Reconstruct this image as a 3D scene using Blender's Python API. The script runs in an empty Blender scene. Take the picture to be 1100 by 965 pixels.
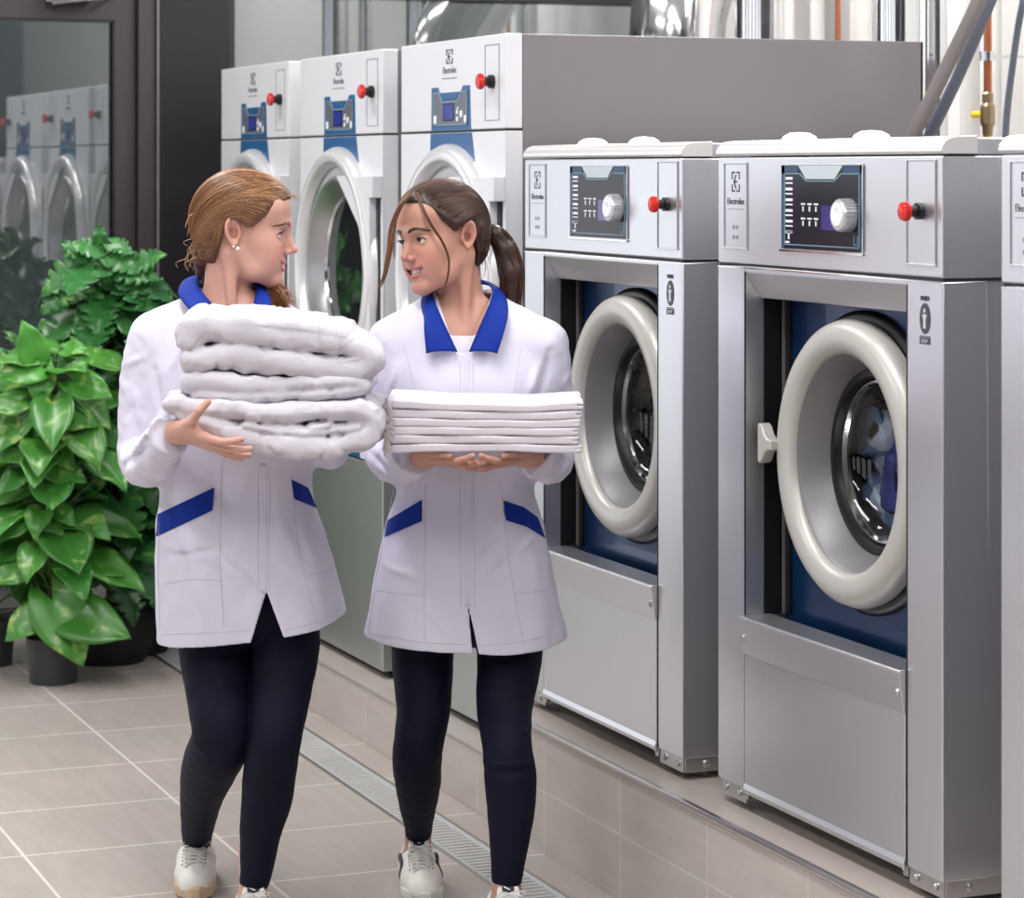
import bpy, math, random
import numpy as np
from mathutils import Vector, Matrix

random.seed(7)
C = bpy.context.scene
COL = C.collection
H = 1.7                       # camera height
F = 2888.0                    # focal length in pixels of the 1100 px wide frame
TH = math.atan(1150 / F)
SN, CS = math.sin(TH), math.cos(TH)

# ------------------------------------------------------------------ materials
def new_mat(name):
    m = bpy.data.materials.new(name); m.use_nodes = True
    nt = m.node_tree
    b = nt.nodes['Principled BSDF']
    return m, nt, b

def srgb(r, g, b):
    f = lambda c: (c/255)/12.92 if c/255 <= 0.04045 else ((c/255+0.055)/1.055)**2.4
    return (f(r), f(g), f(b), 1)

def mat(name, col, rough=.5, metal=0., spec=.5, bump=None, sheen=0., coat=0., sss=0., var=None, aniso=None):
    """plain principled; bump=(scale,strength,detail[,stretch xyz]); var=(scale,amount)"""
    m, nt, b = new_mat(name)
    b.inputs['Base Color'].default_value = col
    b.inputs['Roughness'].default_value = rough
    b.inputs['Metallic'].default_value = metal
    b.inputs['Specular IOR Level'].default_value = spec
    b.inputs['Sheen Weight'].default_value = sheen
    b.inputs['Coat Weight'].default_value = coat
    if sss:
        b.inputs['Subsurface Weight'].default_value = sss
        b.inputs['Subsurface Radius'].default_value = (.012, .004, .002)
        b.inputs['Subsurface Scale'].default_value = 1.0
    tc = nt.nodes.new('ShaderNodeTexCoord')
    if bump:
        mp = nt.nodes.new('ShaderNodeMapping'); n = nt.nodes.new('ShaderNodeTexNoise'); bu = nt.nodes.new('ShaderNodeBump')
        if len(bump) > 3: mp.inputs['Scale'].default_value = bump[3]
        n.inputs['Scale'].default_value = bump[0]; n.inputs['Detail'].default_value = bump[2]
        bu.inputs['Strength'].default_value = bump[1]; bu.inputs['Distance'].default_value = .01
        nt.links.new(tc.outputs['Object'], mp.inputs[0]); nt.links.new(mp.outputs[0], n.inputs['Vector'])
        nt.links.new(n.outputs['Fac'], bu.inputs['Height']); nt.links.new(bu.outputs[0], b.inputs['Normal'])
    if var:
        n2 = nt.nodes.new('ShaderNodeTexNoise'); n2.inputs['Scale'].default_value = var[0]; n2.inputs['Detail'].default_value = 4
        mp2 = nt.nodes.new('ShaderNodeMapping')
        if len(var) > 2: mp2.inputs['Scale'].default_value = var[2]
        mx = nt.nodes.new('ShaderNodeMix'); mx.data_type = 'RGBA'
        nt.links.new(tc.outputs['Object'], mp2.inputs[0]); nt.links.new(mp2.outputs[0], n2.inputs['Vector'])
        nt.links.new(n2.outputs['Fac'], mx.inputs['Factor'])
        mx.inputs['A'].default_value = [c*(1-var[1]) for c in col[:3]]+[1]
        mx.inputs['B'].default_value = [min(1, c*(1+var[1])) for c in col[:3]]+[1]
        nt.links.new(mx.outputs['Result'], b.inputs['Base Color'])
    return m

def steel(name, col, rough=.34, metal=1., stretch=(120, 120, 1.2), var=.05):
    """brushed metal: the grain runs along one axis"""
    m, nt, b = new_mat(name)
    b.inputs['Metallic'].default_value = metal
    tc = nt.nodes.new('ShaderNodeTexCoord'); mp = nt.nodes.new('ShaderNodeMapping')
    mp.inputs['Scale'].default_value = stretch
    n = nt.nodes.new('ShaderNodeTexNoise'); n.inputs['Scale'].default_value = 4; n.inputs['Detail'].default_value = 3
    nt.links.new(tc.outputs['Object'], mp.inputs[0]); nt.links.new(mp.outputs[0], n.inputs['Vector'])
    mx = nt.nodes.new('ShaderNodeMix'); mx.data_type = 'RGBA'
    mx.inputs['A'].default_value = [c*(1-var) for c in col[:3]]+[1]
    mx.inputs['B'].default_value = [min(1, c*(1+var)) for c in col[:3]]+[1]
    nt.links.new(n.outputs['Fac'], mx.inputs['Factor']); nt.links.new(mx.outputs['Result'], b.inputs['Base Color'])
    mr = nt.nodes.new('ShaderNodeMapRange'); mr.inputs['To Min'].default_value = rough-.05; mr.inputs['To Max'].default_value = rough+.06
    nt.links.new(n.outputs['Fac'], mr.inputs[0]); nt.links.new(mr.outputs[0], b.inputs['Roughness'])
    return m

def glass_mat(name, tint=(1, 1, 1, 1), refl=.12, rough=.02):
    m = bpy.data.materials.new(name); m.use_nodes = True; nt = m.node_tree
    for n in list(nt.nodes): nt.nodes.remove(n)
    out = nt.nodes.new('ShaderNodeOutputMaterial'); tr = nt.nodes.new('ShaderNodeBsdfTransparent'); gl = nt.nodes.new('ShaderNodeBsdfGlossy')
    fr = nt.nodes.new('ShaderNodeLayerWeight'); fr.inputs[0].default_value = .5
    pw = nt.nodes.new('ShaderNodeMath'); pw.operation = 'POWER'; pw.inputs[1].default_value = 4
    ml = nt.nodes.new('ShaderNodeMath'); ml.operation = 'MULTIPLY_ADD'; ml.inputs[1].default_value = .8; ml.inputs[2].default_value = refl+.04; ml.use_clamp = True
    nt.links.new(fr.outputs['Facing'], pw.inputs[0]); nt.links.new(pw.outputs[0], ml.inputs[0]); ad = ml
    mx = nt.nodes.new('ShaderNodeMixShader')
    tr.inputs[0].default_value = tint; gl.inputs['Roughness'].default_value = rough
    nt.links.new(ad.outputs[0], mx.inputs[0])
    nt.links.new(tr.outputs[0], mx.inputs[1]); nt.links.new(gl.outputs[0], mx.inputs[2]); nt.links.new(mx.outputs[0], out.inputs[0])
    return m

# ------------------------------------------------------------------ mesh builder
class MB:
    def __init__(s): s.v = []; s.f = []; s.mi = []; s.cur = 0; s.st = []
    def add(s, vs, fs):
        o = len(s.v); s.st.append((o, len(s.f))); s.v += [tuple(map(float, p)) for p in vs]
        for f in fs: s.f.append(tuple(i+o for i in f)); s.mi.append(s.cur)
        return s
    def box(s, x0, x1, y0, y1, z0, z1):
        vs = [(x, y, z) for z in (z0, z1) for y in (y0, y1) for x in (x0, x1)]
        return s.add(vs, [(0, 2, 3, 1), (4, 5, 7, 6), (0, 1, 5, 4), (2, 6, 7, 3), (0, 4, 6, 2), (1, 3, 7, 5)])
    def prism(s, poly, y0, y1, plane='xz'):
        """poly extruded along the remaining axis"""
        n = len(poly)
        def P(p, t): return {'xz': (p[0], t, p[1]), 'xy': (p[0], p[1], t), 'yz': (t, p[0], p[1])}[plane]
        vs = [P(p, y0) for p in poly]+[P(p, y1) for p in poly]
        fs = [tuple(range(n)), tuple(range(2*n-1, n-1, -1))]+[(i, i+n, (i+1) % n+n, (i+1) % n) for i in range(n)]
        return s.add(vs, fs)
    def lathe(s, prof, c=(0, 0, 0), axis='y', seg=64, closed=False):
        """prof = [(radius, height along axis)]"""
        m = len(prof); vs = []; fs = []
        for i in range(seg):
            a = 2*math.pi*i/seg; ca, sa = math.cos(a), math.sin(a)
            for r, h in prof:
                if axis == 'y': vs.append((c[0]+r*ca, c[1]+h, c[2]+r*sa))
                elif axis == 'z': vs.append((c[0]+r*ca, c[1]+r*sa, c[2]+h))
                else: vs.append((c[0]+h, c[1]+r*ca, c[2]+r*sa))
        for i in range(seg):
            j = (i+1) % seg
            for k in range(m-1 if not closed else m):
                l = (k+1) % m
                fs.append((i*m+k, j*m+k, j*m+l, i*m+l))
        return s.add(vs, fs)
    def tube(s, pts, r, seg=10, cap=True):
        """pts list of points, r number or list"""
        pts = [Vector(p) for p in pts]; n = len(pts)
        if not hasattr(r, '__len__'): r = [r]*n
        T = [(pts[min(i+1, n-1)]-pts[max(i-1, 0)]).normalized() for i in range(n)]
        up = Vector((0, 0, 1)) if abs(T[0].z) < .9 else Vector((1, 0, 0))
        N = T[0].cross(up).normalized(); vs = []
        for i in range(n):
            N = (N-T[i]*N.dot(T[i])).normalized(); B = T[i].cross(N)
            for k in range(seg):
                a = 2*math.pi*k/seg
                vs.append(pts[i]+(N*math.cos(a)+B*math.sin(a))*r[i])
        fs = [(i*seg+k, i*seg+(k+1) % seg, (i+1)*seg+(k+1) % seg, (i+1)*seg+k) for i in range(n-1) for k in range(seg)]
        if cap: fs += [tuple(range(seg-1, -1, -1)), tuple((n-1)*seg+k for k in range(seg))]
        return s.add(vs, fs)
    def ball(s, c, r, seg=16, rings=10):
        if not hasattr(r, '__len__'): r = (r, r, r)
        vs = []; fs = []
        for i in range(rings+1):
            t = math.pi*i/rings
            for k in range(seg):
                a = 2*math.pi*k/seg
                vs.append((c[0]+r[0]*math.sin(t)*math.cos(a), c[1]+r[1]*math.sin(t)*math.sin(a), c[2]+r[2]*math.cos(t)))
        for i in range(rings):
            for k in range(seg): fs.append((i*seg+k, (i+1)*seg+k, (i+1)*seg+(k+1) % seg, i*seg+(k+1) % seg))
        return s.add(vs, fs)
    def holed(s, x0, x1, z0, z1, cx, cz, r, y0, y1, seg=96):
        """upright plate with a round hole"""
        ang = sorted(set([2*math.pi*i/seg for i in range(seg)]+[math.atan2(z-cz, x-cx) % (2*math.pi) for x in (x0, x1) for z in (z0, z1)]))
        n = len(ang); vs = []
        for a in ang:
            ca, sa = math.cos(a), math.sin(a)
            tx = ((x1-cx)/ca if ca > 1e-9 else (x0-cx)/ca if ca < -1e-9 else 1e9); tz = ((z1-cz)/sa if sa > 1e-9 else (z0-cz)/sa if sa < -1e-9 else 1e9)
            t = min(tx, tz)
            vs += [(cx+r*ca, y0, cz+r*sa), (cx+t*ca, y0, cz+t*sa), (cx+t*ca, y1, cz+t*sa), (cx+r*ca, y1, cz+r*sa)]
        fs = []
        for i in range(n):
            j = (i+1) % n
            for k in range(4):
                l = (k+1) % 4; fs.append((i*4+k, j*4+k, j*4+l, i*4+l))
        return s.add(vs, fs)
    def text(s, txt, size, org, ux, uz, depth=.0006):
        """lettering laid with its left end at org, running along ux, up uz; real extruded letters"""
        cu = bpy.data.curves.new('t', 'FONT'); cu.body = txt; cu.size = size; cu.extrude = depth; cu.resolution_u = 2; cu.align_x = 'CENTER'
        ob = bpy.data.objects.new('t', cu); COL.objects.link(ob)
        me = bpy.data.meshes.new_from_object(ob)
        ux = Vector(ux); uz = Vector(uz); un = ux.cross(uz)
        vs = [Vector(org)+ux*v.co.x+uz*v.co.y+un*v.co.z for v in me.vertices]
        s.add(vs, [tuple(p.vertices) for p in me.polygons])
        bpy.data.objects.remove(ob); bpy.data.curves.remove(cu); bpy.data.meshes.remove(me)
        return s
    def each(s, name, mats, parent=None, **k):
        """every shape that was added becomes an object of its own"""
        e = s.st+[(len(s.v), len(s.f))]; out = []
        for (v0, f0), (v1, f1) in zip(e, e[1:]):
            m = MB(); m.v = s.v[v0:v1]; m.f = [tuple(i-v0 for i in f) for f in s.f[f0:f1]]; m.mi = s.mi[f0:f1]
            out.append(m.build(name, mats, parent, **k))
        return out
    def build(s, name, mats, parent=None, smooth=40, bevel=0, bseg=2):
        me = bpy.data.meshes.new(name); me.from_pydata(s.v, [], s.f); me.validate()
        if not isinstance(mats, (list, tuple)): mats = [mats]
        for m in mats: me.materials.append(m)
        if len(mats) > 1 and len(me.polygons) == len(s.mi): me.polygons.foreach_set('material_index', s.mi)
        import bmesh
        bm = bmesh.new(); bm.from_mesh(me); bmesh.ops.remove_doubles(bm, verts=bm.verts, dist=1e-6)
        bmesh.ops.recalc_face_normals(bm, faces=bm.faces); bm.to_mesh(me); bm.free()
        o = bpy.data.objects.new(name, me); COL.objects.link(o)
        if parent: o.parent = parent
        if smooth:
            me.shade_smooth() if hasattr(me, 'shade_smooth') else None
            me.set_sharp_from_angle(angle=math.radians(smooth))
        if bevel:
            b = o.modifiers.new('b', 'BEVEL'); b.width = bevel; b.segments = bseg; b.limit_method = 'ANGLE'; b.angle_limit = math.radians(35); b.harden_normals = True
        return o

def thing(name, label, cat, loc=(0, 0, 0), rz=0, group=None):
    o = bpy.data.objects.new(name, None); COL.objects.link(o); o.empty_display_size = .1
    o.location = loc; o.rotation_euler = (0, 0, rz); o['label'] = label; o['category'] = cat
    if group: o['group'] = group
    return o
def tag(o, label, cat, group=None, kind=None):
    o['label'] = label; o['category'] = cat
    if group: o['group'] = group
    if kind: o['kind'] = kind
    return o
def struct(o):
    o['kind'] = 'structure'; return o

# ------------------------------------------------------------------ camera
cam = bpy.data.cameras.new('camera'); camo = bpy.data.objects.new('camera', cam); COL.objects.link(camo)
camo.location = (0, 0, H); camo.rotation_euler = (math.pi/2, 0, -TH)
cam.sensor_width = 36; cam.lens = F/1100*36; cam.shift_y = (183-482.5)/1100; cam.clip_start = .1; cam.clip_end = 200
cam.dof.use_dof = True; cam.dof.focus_distance = 6.0; cam.dof.aperture_fstop = 7.0
C.camera = camo
C.view_settings.view_transform = 'Standard'; C.view_settings.look = 'None'; C.view_settings.gamma = 1
C.view_settings.exposure = 0.0; C.view_settings.use_curve_mapping = False

# ------------------------------------------------------------------ palette
M = {}
M['steel'] = steel('washer_steel', srgb(212, 212, 217), .34, .93)
M['steel_side'] = M['steel']
M['dryer'] = steel('dryer_panel', srgb(216, 217, 222), .4, .12, var=.015)
M['dark_gap'] = mat('dark_gap', srgb(28, 27, 30), .6)
M['blue_panel'] = mat('blue_panel', srgb(4, 48, 90), .3, .5, coat=.3)
M['ring'] = mat('door_ring_grey', srgb(178, 176, 172), .36, .2)
M['cone'] = mat('door_cone', srgb(112, 111, 114), .42, .3)
M['rubber'] = mat('black_rubber', srgb(18, 18, 20), .35)
M['chrome'] = mat('chrome', srgb(225, 225, 228), .12, 1.)
M['screw'] = mat('screw_steel', srgb(190, 190, 190), .3, 1.)
M['drum'] = steel('drum_steel', srgb(150, 150, 152), .3, 1.)
M['red'] = mat('red_plastic', srgb(200, 42, 36), .18)
M['black'] = mat('black_plastic', srgb(20, 20, 22), .4)
M['display'] = mat('display_black', srgb(18, 20, 32), .22, spec=.22)
M['dblue'] = mat('display_frame_blue', srgb(34, 62, 92), .35, spec=.25)
M['dline'] = mat('display_line', srgb(110, 142, 162), .4)
M['white'] = mat('white_marks', srgb(225, 225, 232), .5)
M['ink'] = mat('logo_ink', srgb(58, 62, 72), .5)
M['ink_soft'] = mat('logo_ink_soft', srgb(120, 124, 134), .5)
M['decal_blue'] = mat('decal_blue', srgb(24, 84, 134), .35)
M['panel_grey'] = mat('display_grey', srgb(92, 96, 108), .3)
m_, nt_, b_ = new_mat('lcd_screen'); b_.inputs['Base Color'].default_value = srgb(30, 40, 120); b_.inputs['Emission Color'].default_value = srgb(60, 70, 150); b_.inputs['Emission Strength'].default_value = .3; b_.inputs['Roughness'].default_value = .15
M['lcd'] = m_
M['glass'] = glass_mat('door_glass', (.92, .95, .97, 1), .0)
M['knob'] = mat('knob_silver', srgb(205, 205, 210), .3, .6)
# ------------------------------------------------------------------ room
def tile_mat(name, col, mortar, bw, rh, axes, off, msize=.004, streak=(2, 14, 2)):
    m, nt, b = new_mat(name)
    tc = nt.nodes.new('ShaderNodeTexCoord'); sp = nt.nodes.new('ShaderNodeSeparateXYZ'); cb = nt.nodes.new('ShaderNodeCombineXYZ')
    nt.links.new(tc.outputs['Object'], sp.inputs[0])
    for i, ax in enumerate(axes):
        ad = nt.nodes.new('ShaderNodeMath'); ad.operation = 'ADD'; ad.inputs[1].default_value = off[i]
        nt.links.new(sp.outputs[ax], ad.inputs[0]); nt.links.new(ad.outputs[0], cb.inputs[i])
    br = nt.nodes.new('ShaderNodeTexBrick'); br.offset = 0; br.squash = 1
    br.inputs['Scale'].default_value = 1; br.inputs['Brick Width'].default_value = bw; br.inputs['Row Height'].default_value = rh
    br.inputs['Mortar Size'].default_value = msize; br.inputs['Mortar Smooth'].default_value = .2; br.inputs['Bias'].default_value = 0
    c = col[:3]
    br.inputs['Color1'].default_value = [x*.97 for x in c]+[1]; br.inputs['Color2'].default_value = [x*1.03 for x in c]+[1]; br.inputs['Mortar'].default_value = mortar
    nt.links.new(cb.outputs[0], br.inputs['Vector'])
    mp = nt.nodes.new('ShaderNodeMapping'); mp.inputs['Scale'].default_value = streak
    n = nt.nodes.new('ShaderNodeTexNoise'); n.inputs['Scale'].default_value = 2.2; n.inputs['Detail'].default_value = 7; n.inputs['Roughness'].default_value = .6
    nt.links.new(tc.outputs['Object'], mp.inputs[0]); nt.links.new(mp.outputs[0], n.inputs['Vector'])
    mr = nt.nodes.new('ShaderNodeMapRange'); mr.inputs['From Min'].default_value = .3; mr.inputs['From Max'].default_value = .7; mr.inputs['To Min'].default_value = .91; mr.inputs['To Max'].default_value = 1.07
    nt.links.new(n.outputs['Fac'], mr.inputs[0])
    mu = nt.nodes.new('ShaderNodeMix'); mu.data_type = 'RGBA'; mu.blend_type = 'MULTIPLY'; mu.inputs['Factor'].default_value = 1
    nt.links.new(br.outputs['Color'], mu.inputs['A']); nt.links.new(mr.outputs[0], mu.inputs['B'])
    nt.links.new(mu.outputs['Result'], b.inputs['Base Color'])
    b.inputs['Roughness'].default_value = .42; b.inputs['Specular IOR Level'].default_value = .35
    return m
M['floor'] = tile_mat('floor_tile', srgb(172, 163, 158), srgb(212, 206, 200), .4965, .4625, 'XY', (.6445, -.165), .0045, (14, 2, 2))
# X lines at 1.349 + k*.4965 ; Y lines at 5.25 + k*.4625
M['plinth'] = tile_mat('plinth_tile', srgb(182, 173, 167), srgb(198, 191, 184), .4625, .155, 'YZ', (-.1625, 0), .003, (2, 2, 12))
M['plinth_top'] = mat('plinth_top_tile', srgb(168, 159, 153), .4, var=(9, .08))
M['alu'] = mat('aluminium_trim', srgb(190, 188, 186), .3, 1.)
M['frame'] = mat('anthracite_frame', srgb(58, 52, 53), .45, .2, bump=(60, .05, 3))
M['frame_dark'] = mat('anthracite_column', srgb(25, 22, 26), .4, .2, bump=(80, .04, 3))
M['wall'] = mat('white_wall', srgb(226, 224, 222), .7)
M['wall_grey'] = mat('grey_wall', srgb(70, 71, 74), .8)
M['pane'] = glass_mat('window_glass', (.60, .64, .65, 1), .27, .012)
M['room_behind'] = mat('room_behind_grey', srgb(150, 156, 158), .9)

f = struct(MB().box(-7, 4.95, -4, 13.5, -.1, 0).build('floor', M['floor'], smooth=0))
struct(MB().box(4.85, 5.0, -4, 13.5, 0, 4.2).build('wall_right', M['wall'], smooth=0))
struct(MB().box(-7, 5.0, -4.15, -4, 0, 4.2).build('wall_behind', M['wall_grey'], smooth=0))
struct(MB().box(1.62, 5.0, 13.5, 13.65, 0, 4.2).build('wall_far', M['room_behind'], smooth=0))
struct(MB().box(-7, 5.0, -4.15, 13.65, 4.2, 4.3).build('ceiling', mat('ceiling_grey', srgb(190, 190, 192), .8), smooth=0))

# unseen window wall added far left: piers, sill and lintel streak the steel's reflections
wl = MB(); wl.box(-7.2, -7, -4, 13.5, 0, .5).box(-7.2, -7, -4, 13.5, 3.5, 4.2)
for y0 in (-4, -.6, 2.4, 5.4, 8.4, 11.4): wl.box(-7.2, -6.95, y0, y0+.9, .5, 3.5)
struct(wl.build('added_pier_wall', M['frame'], smooth=0))
# plinths
lo = MB().box(2.545, 4.85, 6.505, 10.0, 0, .172)
struct(lo.build('floor_platform_low', [M['plinth']], smooth=0, bevel=.003))
hi = MB().box(2.545, 4.85, -2, 6.5, 0, .306)
struct(hi.build('floor_platform_high', [M['plinth']], smooth=0, bevel=.002))
struct(MB().box(2.537, 2.55, -2, 6.5, .298, .312).box(2.55, 4.85, -2, 6.5, .306, .311).build('trim_1', [M['plinth_top']], smooth=0, bevel=.002))
struct(MB().box(2.535, 2.549, -2, 6.503, .3045, .3135).build('trim_2', M['alu'], smooth=0, bevel=.002))
struct(MB().box(2.538, 2.60, 6.505, 10, .166, .178).build('trim_3', M['plinth_top'], smooth=0, bevel=.003))

# drain channel
dg = thing('drain_channel', 'long slotted stainless drain channel set in the tiled floor along the platform', 'drain', (2.38, 4.5, 0))
d = MB(); d.box(-.066, -.056, -5, 5.5, -.01, .004); d.box(.056, .066, -5, 5.5, -.01, .004)
d.build('frame', M['alu'], dg, smooth=0)
g = MB(); g.box(-.056, .056, -5, 5.5, -.02, -.015)
y = -3
while y < 5.5:
    g.box(-.05, .044, y, y+.013, -.004, .0015); y += .028
g.box(-.056, -.048, -5, 5.5, -.01, .002); g.box(.044, .056, -5, 5.5, -.01, .002)
g.build('grating', mat('grating_steel', srgb(205, 209, 212), .4, .4), dg, smooth=0)

# back glazing at Y = 10
YB = 10.0
fr = MB()
fr.box(1.62, 2.36, YB-.02, YB+.06, 2.265, 2.7)          # head of the door
fr.box(2.36, 2.442, YB-.02, YB+.06, 0, 2.7)             # stile
fr.box(1.62, 2.36, YB-.02, YB+.06, 0, .06)
fr.box(1.62, 1.70, YB-.02, YB+.06, .06, 2.265)
door = fr.build('door_1', M['frame'], bevel=.004, smooth=0); struct(door)
p = MB().box(1.70, 2.36, YB+.012, YB+.022, .06, 2.265).build('glass_pane', M['pane'], door, smooth=0)
MB().box(2.352, 2.36, YB-.024, YB-.016, .06, 2.265).build('seal', M['black'], door, smooth=0)
dc = MB().box(1.7, 2.36, YB-.024, YB-.018, 2.258, 2.266).build('seal', M['black'], door, smooth=0)
struct(MB().box(2.445, 2.512, YB-.05, YB+.06, 0, 4.2).build('trim_4', M['frame'], smooth=0, bevel=.004))
struct(MB().box(2.52, 2.795, YB-.06, YB+.2, 0, 4.2).build('trim_5', M['frame_dark'], smooth=0, bevel=.006))
struct(MB().box(2.512, 2.522, YB-.066, YB-.05, 0, 4.2).build('column_highlight', mat('edge_highlight', srgb(120, 116, 118), .35, .5), smooth=0, bevel=.003))  # paler strip stands in for the highlight down the column's edge
w = MB(); w.box(2.795, 4.85, YB-.02, YB+.06, 2.372, 2.75); w.box(2.795, 4.85, YB-.02, YB+.06, 0, .25); w.box(4.78, 4.85, YB-.02, YB+.06, .25, 2.372)
w.box(2.795, 2.83, YB-.02, YB+.06, .25, 2.372)
win = struct(w.build('window_1', mat('window_frame_black', srgb(34, 32, 34), .4), smooth=0, bevel=.004))
MB().box(2.83, 4.78, YB+.012, YB+.022, .25, 2.372).build('glass_pane', M['pane'], win, smooth=0)
struct(MB().box(1.62, 4.85, YB, YB+.06, 2.7, 4.2).box(1.56, 1.62, YB-.02, 13.5, 0, 4.2).build('wall_back', M['frame'], smooth=0))
w2_ = MB().box(-7, 1.56, YB, YB+.08, 0, .18).box(-7, 1.56, YB, YB+.08, 3.7, 4.2)
for x0 in (-7, -4.9, -2.8, -.7, 1.46): w2_.box(x0, x0+.09, YB-.01, YB+.07, .18, 3.7)
struct(w2_.build('added_fill_window', M['frame'], smooth=0))  # unseen daylight opening, added to brighten reflections in the machine fronts
# door closer
dcl = MB().box(2.09, 2.22, YB-.07, YB-.01, 2.325, 2.38).box(2.22, 2.27, YB-.065, YB-.015, 2.33, 2.37).build('door_closer', M['chrome'], door, bevel=.008)
MB().tube([(2.11, YB-.075, 2.322), (2.20, YB-.085, 2.336), (2.31, YB-.08, 2.344), (2.34, YB-.02, 2.35)], .008).build('arm', M['chrome'], dcl)

# ------------------------------------------------------------------ lights
W = bpy.data.worlds.new('world'); C.world = W; W.use_nodes = True
W.node_tree.nodes['Background'].inputs[0].default_value = (.93, .96, 1, 1); W.node_tree.nodes['Background'].inputs[1].default_value = 1.7
def area(loc, sx, sy, power, rot=(0, 0, 0), col=(1, .985, .96)):
    l = bpy.data.lights.new('ceiling_or_fill_light', 'AREA'); l.shape = 'RECTANGLE'; l.size = sx; l.size_y = sy; l.energy = power; l.color = col
    o = bpy.data.objects.new('ceiling_or_fill_light', l); COL.objects.link(o); o.location = loc; o.rotation_euler = rot
    return o
for x, yy, pw in ((-1.8, 2.2, 90), (-1.8, 6.2, 90), (1.1, 1.2, 90), (1.1, 4.6, 95), (1.1, 8.2, 80), (3.9, 4.2, 80), (3.9, 8.2, 150), (3.2, 11.8, 110)):  # last entry is a fill lamp added to brighten the room behind the glass
    area((x, yy, 3.95), .5, 2.4, pw)
# ------------------------------------------------------------------ machines
def emblem(mb, cx, cz, w, h, y=-.0012):
    """square mark: dark frame broken at the middle of each side, with a white lens and a dark inner wedge"""
    t = .13
    def P(pts): mb.prism([(cx+(px-.5)*w, cz+(pz-.5)*h) for px, pz in pts], y, y+.001)
    P([(0, 1), (0, .62), (t, .62), (t, 1-t*.7), (.42, 1-t*.7), (.42, 1)])
    P([(1, 1), (.58, 1), (.58, 1-t*.7), (1-t, 1-t*.7), (1-t, .62), (1, .62)])
    P([(0, 0), (.42, 0), (.42, t*.7), (t, t*.7), (t, .38), (0, .38)])
    P([(1, 0), (1, .38), (1-t, .38), (1-t, t*.7), (.58, t*.7), (.58, 0)])
    P([(.2, .5), (.45, .84), (.62, .84), (.42, .58), (.78, .5), (.42, .42), (.62, .16), (.45, .16)])
def screw(mb, x, z, y=0, r=.008):
    mb.lathe([(0, -.006), (r*.55, -.006), (r, -.003), (r, 0)], (x, y, z), 'y', 12)

def estop(root, x, z, s=1.):
    e = MB().lathe([(.0, -.012), (.016*s, -.012), (.016*s, .0)], (x, 0, z), 'y', 24)
    e.cur = 1; e.lathe([(0, -.001), (.011*s, -.002), (.011*s, -.028), (0, -.028)], (x, 0, z), 'y', 24)
    o = e.build('stop_collar', [M['black'], M['black']], root)
    b = MB().lathe([(.0, -.047), (.010*s, -.0465), (.017*s, -.043), (.0195*s, -.037), (.0185*s, -.031), (.012*s, -.026), (0, -.026)], (x, 0, z), 'y', 28).build('emergency_stop', M['red'], root)
    b['label'] = 'red mushroom stop button'
    return b

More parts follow.
